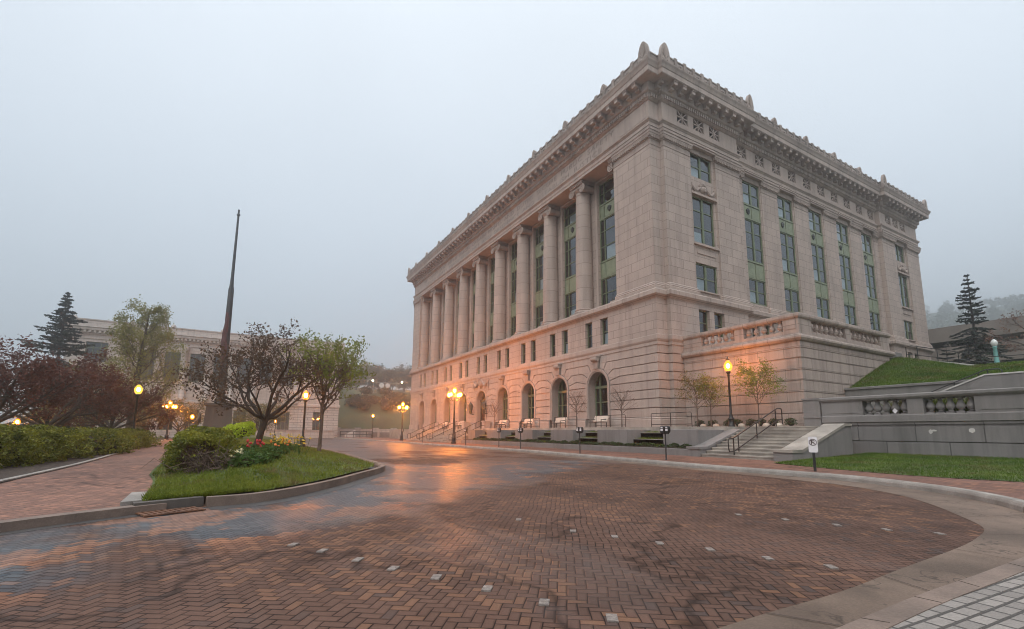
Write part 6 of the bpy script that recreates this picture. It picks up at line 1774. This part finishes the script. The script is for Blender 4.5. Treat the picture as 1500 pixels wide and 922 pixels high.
for L_, dd in ((H_up, 0), (H_lo, -.05), (H_e, -.5)):
    for h in L_:
        d = (-.5 if (h[0] < P0_ or h[1] > P1_) else 0) + .28
        mb = MB(FS); bars(mb, h[0], h[1], h[2], h[3], d, .1, .1, (h[0] + (h[1] - h[0]) / 3, h[0] + 2 * (h[1] - h[0]) / 3), (h[2] + (h[3] - h[2]) * .72,), .09, .1); w_ = fpart('window', mb, M['green'])
        mb = MB(FS); mb.face([(h[0], d + .08, h[2]), (h[1], d + .08, h[2]), (h[1], d + .08, h[3]), (h[0], d + .08, h[3])]); mb.build('pane', M['glass'], w_)
mb = MB(FS); mb.face([(Y0_ + .2, 1.0, .2), (Y1_ - .2, 1.0, .2), (Y1_ - .2, 1.0, 15.5), (Y0_ + .2, 1.0, 15.5)]); fpart('interior_wall', mb, M['dark'])
mb = MB(); mb.slab([(fx - 25, Y0_), (fx, Y0_), (fx, Y1_), (fx - 25, Y1_)], 16.0, 16.6); fpart('roof', mb, M['dark'])
mb = MB(); mb.box(-69.3, -66.6, -22, -9, 0, 1.3); mb.box(-69.3, -66.5, -22.05, -8.95, 1.3, 1.42); o = mb.build('stone_parapet', M['federal'], None, loc=(-68, -15, 0)); tag(o, 'low pale parapet wall along the foot of the far stone building', 'wall')

# end of the drive: low walls, railing, stairs
mb = MB(); mb.box(-79, -78.5, -7, 22, 0, 1.75); 
for y in (-6.5, -2.5, 1.2, 5, 9): mb.box(-78.9, -78.3, y - .6, y + .6, 0, 2.0)
o = mb.build('retaining_wall', M['federal'], None, loc=(-78.7, 5, 0)); tag(o, 'low retaining wall with square piers at the foot of the green slope', 'wall')
rail('iron_railing', [[(-63, -8.6, 1.2), (-62, -3.4, 1.2)], [(-63, -8.6, .7), (-62, -3.4, .7)]], [((-63 + q * .2, -8.6 + 1.04 * q, .1), (-63 + q * .2, -8.6 + 1.04 * q, 1.25)) for q in range(6)], 'dark railing with posts across the end of the brick drive', .05, 'iron')
mb = MB(); mb.prism([(-7.2, .1), (-5.2, .1), (-5.2, .5), (-5.6, 1.3), (-6.4, .7), (-7.2, .5)], 0, .0) if False else None
mb = MB(); mb.mesh([(-70, -6.6, .1), (-70, -4.8, .1), (-70, -4.8, 1.5), (-70, -6.6, .6), (-69.5, -6.6, .1), (-69.5, -4.8, .1), (-69.5, -4.8, 1.5), (-69.5, -6.6, .6)], [(0, 1, 2, 3), (7, 6, 5, 4), (0, 4, 5, 1), (1, 5, 6, 2), (2, 6, 7, 3), (3, 7, 4, 0)]); o = mb.build('stair_cheek', M['pale_cap'], None, loc=(-69.7, -5.7, 0)); tag(o, 'distant pale sloping stair cheek behind the dark railing', 'wall')
for i, (y, lab) in enumerate([(-2.6, 'distant grey planter block just right of the sloping stair cheek'), (-.4, 'distant grey planter block in the middle of its row'), (1.8, 'distant grey planter block at the courthouse end of its row')]):
    mb = MB(); mb.box(-66, -65.2, y - .8, y + .8, 0, 1.1, .05); o = mb.build('planter_block', M['grey_smooth'], None, loc=(-65.6, y, 0)); tag(o, lab, 'planter wall', 'distant planter blocks')

# signs and lamps on the slope road
def mast(x, y, z, h, arm, label):
    t = empty('road_lamp', (x, y, z), 0, label, 'street lamp', 'road lamps on the slope')
    m_ = MB(); m_.tube([(x, y, z), (x, y, z + h - .4), (x, y + arm * .3, z + h), (x, y + arm, z + h)], .11, 6); m_.build('pole', M['steel'], t)
    m_ = MB(); m_.box(x - .25, x + .25, y + arm - .35, y + arm + .35, z + h - .15, z + h + .05, .05); hd = m_.build('lamp_head', M['steel'], t)
    m_ = MB(); m_.lathe([(0, -.32), (.2, -.25), (.26, -.1), (.22, 0)], (x, y + arm, z + h - .15), 10); m_.build('lens', M['lampwhite'], hd); return t
mast(-120, 8.4, hill_z(-120, 8.4), 3.6, 1.5, 'road lamp on the slope left of the sign gantry'); mast(-120, 20.4, hill_z(-120, 20), 3.6, -1.6, 'road lamp on the slope right of the sign gantry'); mast(-122, 22.5, hill_z(-122, 22), 3.0, 1.2, 'shorter road lamp near the courthouse edge')
t = empty('sign_gantry', (-123, 14, 12.5), 0, 'pale road sign gantry with two round signs seen through the fog', 'sign gantry')
for y in (10.9, 17.9): m_ = MB(); m_.tube([(-123, y, 11.0), (-123, y, 16.6)], .13, 6); m_.build('post', M['steel'], t)
for z in (12.9, 16.2): m_ = MB(); m_.box(-123.1, -122.9, 10.2, 19.2, z - .09, z + .09); m_.build('beam', M['steel'], t)
for y in (13.3, 15.2): m_ = MB(); m_.lathe([(0, -.04), (.75, -.04), (.75, .04), (0, .04)], (-122.8, y, 15.3), 16, 'x'); m_.build('round_sign', M['lampoff'], t)
# trees on the fogged slope
lt = leafmat('hill_leaves', (0.045, 0.05, 0.025), (0.10, 0.095, 0.045), .2, .3)
base = None
for i in range(30):
    r = random.Random(300 + i); x = -165 - r.random() * 110; y = 4 + i * 2.6 - (x + 175) * .12 + r.uniform(-2, 2); z = hill_z(x, y) - .3; h = 10 + 6 * r.random()
    if i < 4:
        T = Tree(90 + i); T.mb.tube([(x, y, z - .3), (x, y, z + h * .3)], [.3, .2], 6, cap=False)
        for q in range(10):
            a = q * 2.4; T.limb(np.array([x, y, z + h * (.12 + .045 * q)]), np.array([math.cos(a) * .9, math.sin(a) * .9, .65]) / 1.14, h * .5, .12, 1, 3, .06, .28, (4, 6), .55, .75, 4, .3)
        o = T.finish('hill_tree', (x, y, z), M['bark'], lt, 3200, .7, .6, 'x', 'tree', 'trees in the fog on the slope'); tr = [o] if i == 0 else tr + [o]
    else:
        o = copy_tree(tr[i % 4]); o.location = (x, y, z); o.rotation_euler.z = r.random() * 6; s = .8 + .5 * r.random(); o.scale = (s, s, s)
    o['label'] = 'hazy tree in the row standing in fog on the slope beyond the drive'
for i in range(22):
    r = random.Random(400 + i); y = 1 + i * 1.15 + r.uniform(-.5, .5); x = -100 - r.random() * 15; z = hill_z(x, y)
    mass('slope_shrub', [(x + r.uniform(-1, 1), y + r.uniform(-1, 1), z + .7, 1.7, 1.6, 1.3) for _ in range(2)], L_brown, 600, .4, 'rounded brownish shrub in the band of shrubs on the slope', 'shrub', 500 + i, 'shrubs on the slope', loc=(x, y, z))

# ------------------------------------------------------------------ parking garage on the right
ga = empty('parking_garage', (12, 62, 6.3), 0, 'long grey concrete parking garage with dark open storeys behind the spruce', 'parking garage')
GY_ = 55.0
mb = MB()
for z0, z1 in ((13.3, 15.2), (10.2, 12.3), (7.2, 8.6)): mb.box(-14, 48, GY_, GY_ + .35, z0, z1)
mb.box(-14, -13.6, GY_ + .36, GY_ + 26, 6, 15.2)
mb.build('parapet', M['garage'], ga)
mb = MB()
for z in (14.4, 12.2, 9.4, 6.0): mb.box(-13.5, 48, GY_ + .36, GY_ + 26, z, z + .35)
mb.build('deck', M['garage'], ga)
for k in range(8):
    mb = MB(); mb.box(-10 + 7.5 * k, -9.4 + 7.5 * k, GY_ + .4, GY_ + 1.0, 6, 13); mb.build('column', M['garage'], ga)
mb = MB(); mb.box(-13, 48, GY_ + 14, GY_ + 14.3, 6, 14.3); mb.build('interior_wall', M['dark'], ga)
for i, (x, z) in enumerate([(2.6, 13.95), (3.9, 13.9)]):
    mb = MB(); mb.box(x - .5, x + .5, GY_ + 3.2, GY_ + 3.4, z - .1, z + .02); mb.build('ceiling_light', emit('garage_tube', (1.0, .85, .5), 14), ga)
mb = MB(); mb.box(-8, 44, 46, 46.3, 5.5, 7.3); o = mb.build('yard_wall', M['garage'], None, loc=(10, 46, 6)); tag(o, 'low concrete wall running in front of the parking garage', 'wall')
# white car with its lights on
car = empty('parked_car', (4.4, 33.5, 6.1), math.radians(-62), 'white car with lit headlights below the spruce, half hidden by the bank', 'car')
def cpart(mb, name, mat): o = mb.build(name, mat, None, smooth=True); o.parent = car; return o
mb = MB(); prf = [(-2.1, .35), (-2.15, .75), (-1.5, .9), (-.9, 1.0), (.0, 1.0), (1.6, .95), (2.1, .85), (2.15, .4), (1.8, .3), (-1.8, .3)]
mb.prism(prf, -.85, .85); cpart(mb, 'body', M['sign'])
mb = MB(); mb.mesh([(-1.0, -.78, .98), (1.5, -.78, .95), (1.5, .78, .95), (-1.0, .78, .98), (-.3, -.62, 1.45), (.9, -.62, 1.45), (.9, .62, 1.45), (-.3, .62, 1.45)], [(0, 1, 5, 4), (1, 2, 6, 5), (2, 3, 7, 6), (3, 0, 4, 7)]); cpart(mb, 'cabin_window', M['dark'])
mb = MB(); mb.box(-.35, .95, -.64, .64, 1.44, 1.5, .04); cpart(mb, 'roof', M['sign'])
for x in (-1.35, 1.35):
    for y in (-.82, .82): mb = MB(); mb.lathe([(0, -.1), (.28, -.1), (.32, -.06), (.32, .06), (.28, .1), (0, .1)], (x, y, .32), 16, 'y'); cpart(mb, 'wheel', M['iron'])
for y in (-.6, .6): mb = MB(); mb.lathe([(0, -.05), (.1, -.04), (.14, 0)], (-2.14, y, .68), 10, 'x'); cpart(mb, 'headlight', emit('headlight', (1, .82, .5), 12))
# hillside far behind, with houses and woods in fog
for i, (x, y, w, h) in enumerate([(-112, 500, 15, 9), (-128, 540, 16, 9), (-70, 480, 13, 8), (-160, 530, 15, 9)]):
    z = up_z(x, y); hs = empty('hillside_house', (x, y, z), 0, ['pale house in fog on the hill right of the spruce top', 'larger pale house in fog, highest on the hill', 'small pale house in fog toward the right edge', 'faint house in fog near the courthouse corner'][i], 'house')
    mb = MB(); mb.box(x - w / 2, x + w / 2, y - 3, y + 3, z - 2, z + h); mb.build('wall', M['blind'], hs)
    mb = MB(); mb.prism([(x - w / 2 - .4, z + h), (x + w / 2 + .4, z + h), (x, z + h + 2.6)], y - 3.3, y + 3.3); mb.build('roof', M['garage'], hs)
    for q in (-1, 1): mb = MB(); mb.box(x + q * w * .25 - .5, x + q * w * .25 + .5, y - 3.05, y - 2.98, z + h * .4, z + h * .75); mb.build('window', M['dark'], hs)
rgw = np.random.default_rng(77); cs = []
for q in range(260):
    x, y = rgw.uniform(-240, 60), rgw.uniform(380, 575); z = up_z(x, y); r_ = rgw.uniform(3, 6); hh = rgw.uniform(7, 13)
    c = rgw.normal(size=(70, 3)); c /= np.linalg.norm(c, axis=1)[:, None]; c *= np.array([r_, r_, hh * .45]) * rgw.uniform(.5, 1, (70, 1)); cs.append(c + np.array([x, y, z + hh * .5]))
o = npmesh('hillside_woods', leaf_quads(rgw, np.concatenate(cs), 2.4, .4), 4, lt); o['kind'] = 'stuff'

# ------------------------------------------------------------------ air, light, camera
HZ = NT('fog_air')
pv = HZ.n('ShaderNodeVolumePrincipled'); pv.inputs['Color'].default_value = (0.95, 0.98, 1.0, 1); pv.inputs['Density'].default_value = 0.0023; pv.inputs['Anisotropy'].default_value = 0.85
HZ.l(pv.outputs[0], HZ.out.inputs['Volume'])
mb = MB(); mb.box(-705, 705, -705, 705, -1.5, 165); hz = mb.build('haze', HZ.m); hz['kind'] = 'stuff'

W = bpy.data.worlds.new('World'); SC.world = W; W.use_nodes = True
nt = W.node_tree; nt.nodes.clear()
o_ = nt.nodes.new('ShaderNodeOutputWorld'); bg = nt.nodes.new('ShaderNodeBackground')
sky = nt.nodes.new('ShaderNodeTexSky'); sky.sky_type = 'NISHITA'; sky.sun_disc = False
SUN_EL, SUN_AZ = math.radians(48), math.radians(-38)      # azimuth from -y towards +x
sky.sun_elevation = SUN_EL; sky.sun_rotation = math.radians(142); sky.air_density = 1.0; sky.dust_density = 3.0
tc = nt.nodes.new('ShaderNodeTexCoord'); sp_ = nt.nodes.new('ShaderNodeSeparateXYZ'); nt.links.new(tc.outputs['Generated'], sp_.inputs[0])
mr = nt.nodes.new('ShaderNodeMapRange'); nt.links.new(sp_.outputs[2], mr.inputs[0]); mr.inputs[1].default_value = -.05; mr.inputs[2].default_value = 1.0
cr = nt.nodes.new('ShaderNodeValToRGB'); nt.links.new(mr.outputs[0], cr.inputs[0])
el = cr.color_ramp.elements
el[0].position = 0.0; el[0].color = (5.1, 5.7, 6.35, 1)
el[1].position = 1.0; el[1].color = (25.0, 26.2, 27.0, 1)
e = el.new(.40); e.color = (6.6, 7.28, 7.98, 1); e = el.new(.76); e.color = (8.3, 8.9, 9.55, 1)
nz = nt.nodes.new('ShaderNodeTexNoise'); nz.inputs['Scale'].default_value = 1.6; nz.inputs['Detail'].default_value = 4; nt.links.new(tc.outputs['Generated'], nz.inputs['Vector'])
m1 = nt.nodes.new('ShaderNodeMapRange'); nt.links.new(nz.outputs[0], m1.inputs[0]); m1.inputs[1].default_value = .3; m1.inputs[2].default_value = .7; m1.inputs[3].default_value = .94; m1.inputs[4].default_value = 1.06
mu = nt.nodes.new('ShaderNodeVectorMath'); mu.operation = 'SCALE'; nt.links.new(cr.outputs[0], mu.inputs[0]); nt.links.new(m1.outputs[0], mu.inputs['Scale'])
mxn = nt.nodes.new('ShaderNodeMix'); mxn.data_type = 'RGBA'; mxn.inputs[0].default_value = .85; nt.links.new(sky.outputs[0], mxn.inputs[6]); nt.links.new(mu.outputs[0], mxn.inputs[7])
nt.links.new(mxn.outputs[2], bg.inputs[0]); bg.inputs[1].default_value = 0.10
nt.links.new(bg.outputs[0], o_.inputs[0])
sl = bpy.data.lights.new('sun', 'SUN'); sl.energy = 1.2; sl.angle = math.radians(28); sl.color = (1.0, .96, .9)
so = link(bpy.data.objects.new('sun', sl))
d = Vector((-math.sin(math.radians(38)) * math.cos(SUN_EL), math.cos(math.radians(38)) * math.cos(SUN_EL), -math.sin(SUN_EL)))
so.rotation_euler = d.to_track_quat('-Z', 'Y').to_euler(); so.location = (30, -40, 60)

cam = bpy.data.cameras.new('camera'); co_ = link(bpy.data.objects.new('camera', cam)); SC.camera = co_
cam.sensor_fit = 'HORIZONTAL'; cam.sensor_width = 36; cam.lens = 683.51 / 1500 * 36; cam.shift_y = (533.43 - 461) / 1500; cam.clip_start = .1; cam.clip_end = 2000
yaw, pitch, roll = 1.0469058, 0.1460305, 0.0070214
f_ = Vector((-math.sin(yaw) * math.cos(pitch), math.cos(yaw) * math.cos(pitch), math.sin(pitch))); r_ = Vector((math.cos(yaw), math.sin(yaw), 0)); u_ = r_.cross(f_)
r2 = r_ * math.cos(roll) + u_ * math.sin(roll); u2 = u_ * math.cos(roll) - r_ * math.sin(roll)
mt = Matrix((r2, u2, -f_)).transposed().to_4x4(); mt.translation = Vector((21.1664, -23.5747, 1.2)); co_.matrix_world = mt

SC.render.engine = 'CYCLES'
SC.view_settings.view_transform = 'Standard'; SC.view_settings.look = 'None'; SC.view_settings.exposure = 0.27; SC.view_settings.gamma = 1.0; SC.view_settings.use_curve_mapping = False
cy = SC.cycles
cy.filter_width = 1.0; cy.use_denoising = True; cy.denoiser = 'OPENIMAGEDENOISE'; cy.denoising_input_passes = 'RGB_ALBEDO_NORMAL'; cy.denoising_prefilter = 'ACCURATE'; cy.max_bounces = 6; cy.diffuse_bounces = 3; cy.glossy_bounces = 3; cy.transmission_bounces = 3; cy.transparent_max_bounces = 8; cy.volume_bounces = 1
cy.sample_clamp_indirect = 6.0; cy.use_adaptive_sampling = False
SC.render.resolution_x = 1024; SC.render.resolution_y = 629
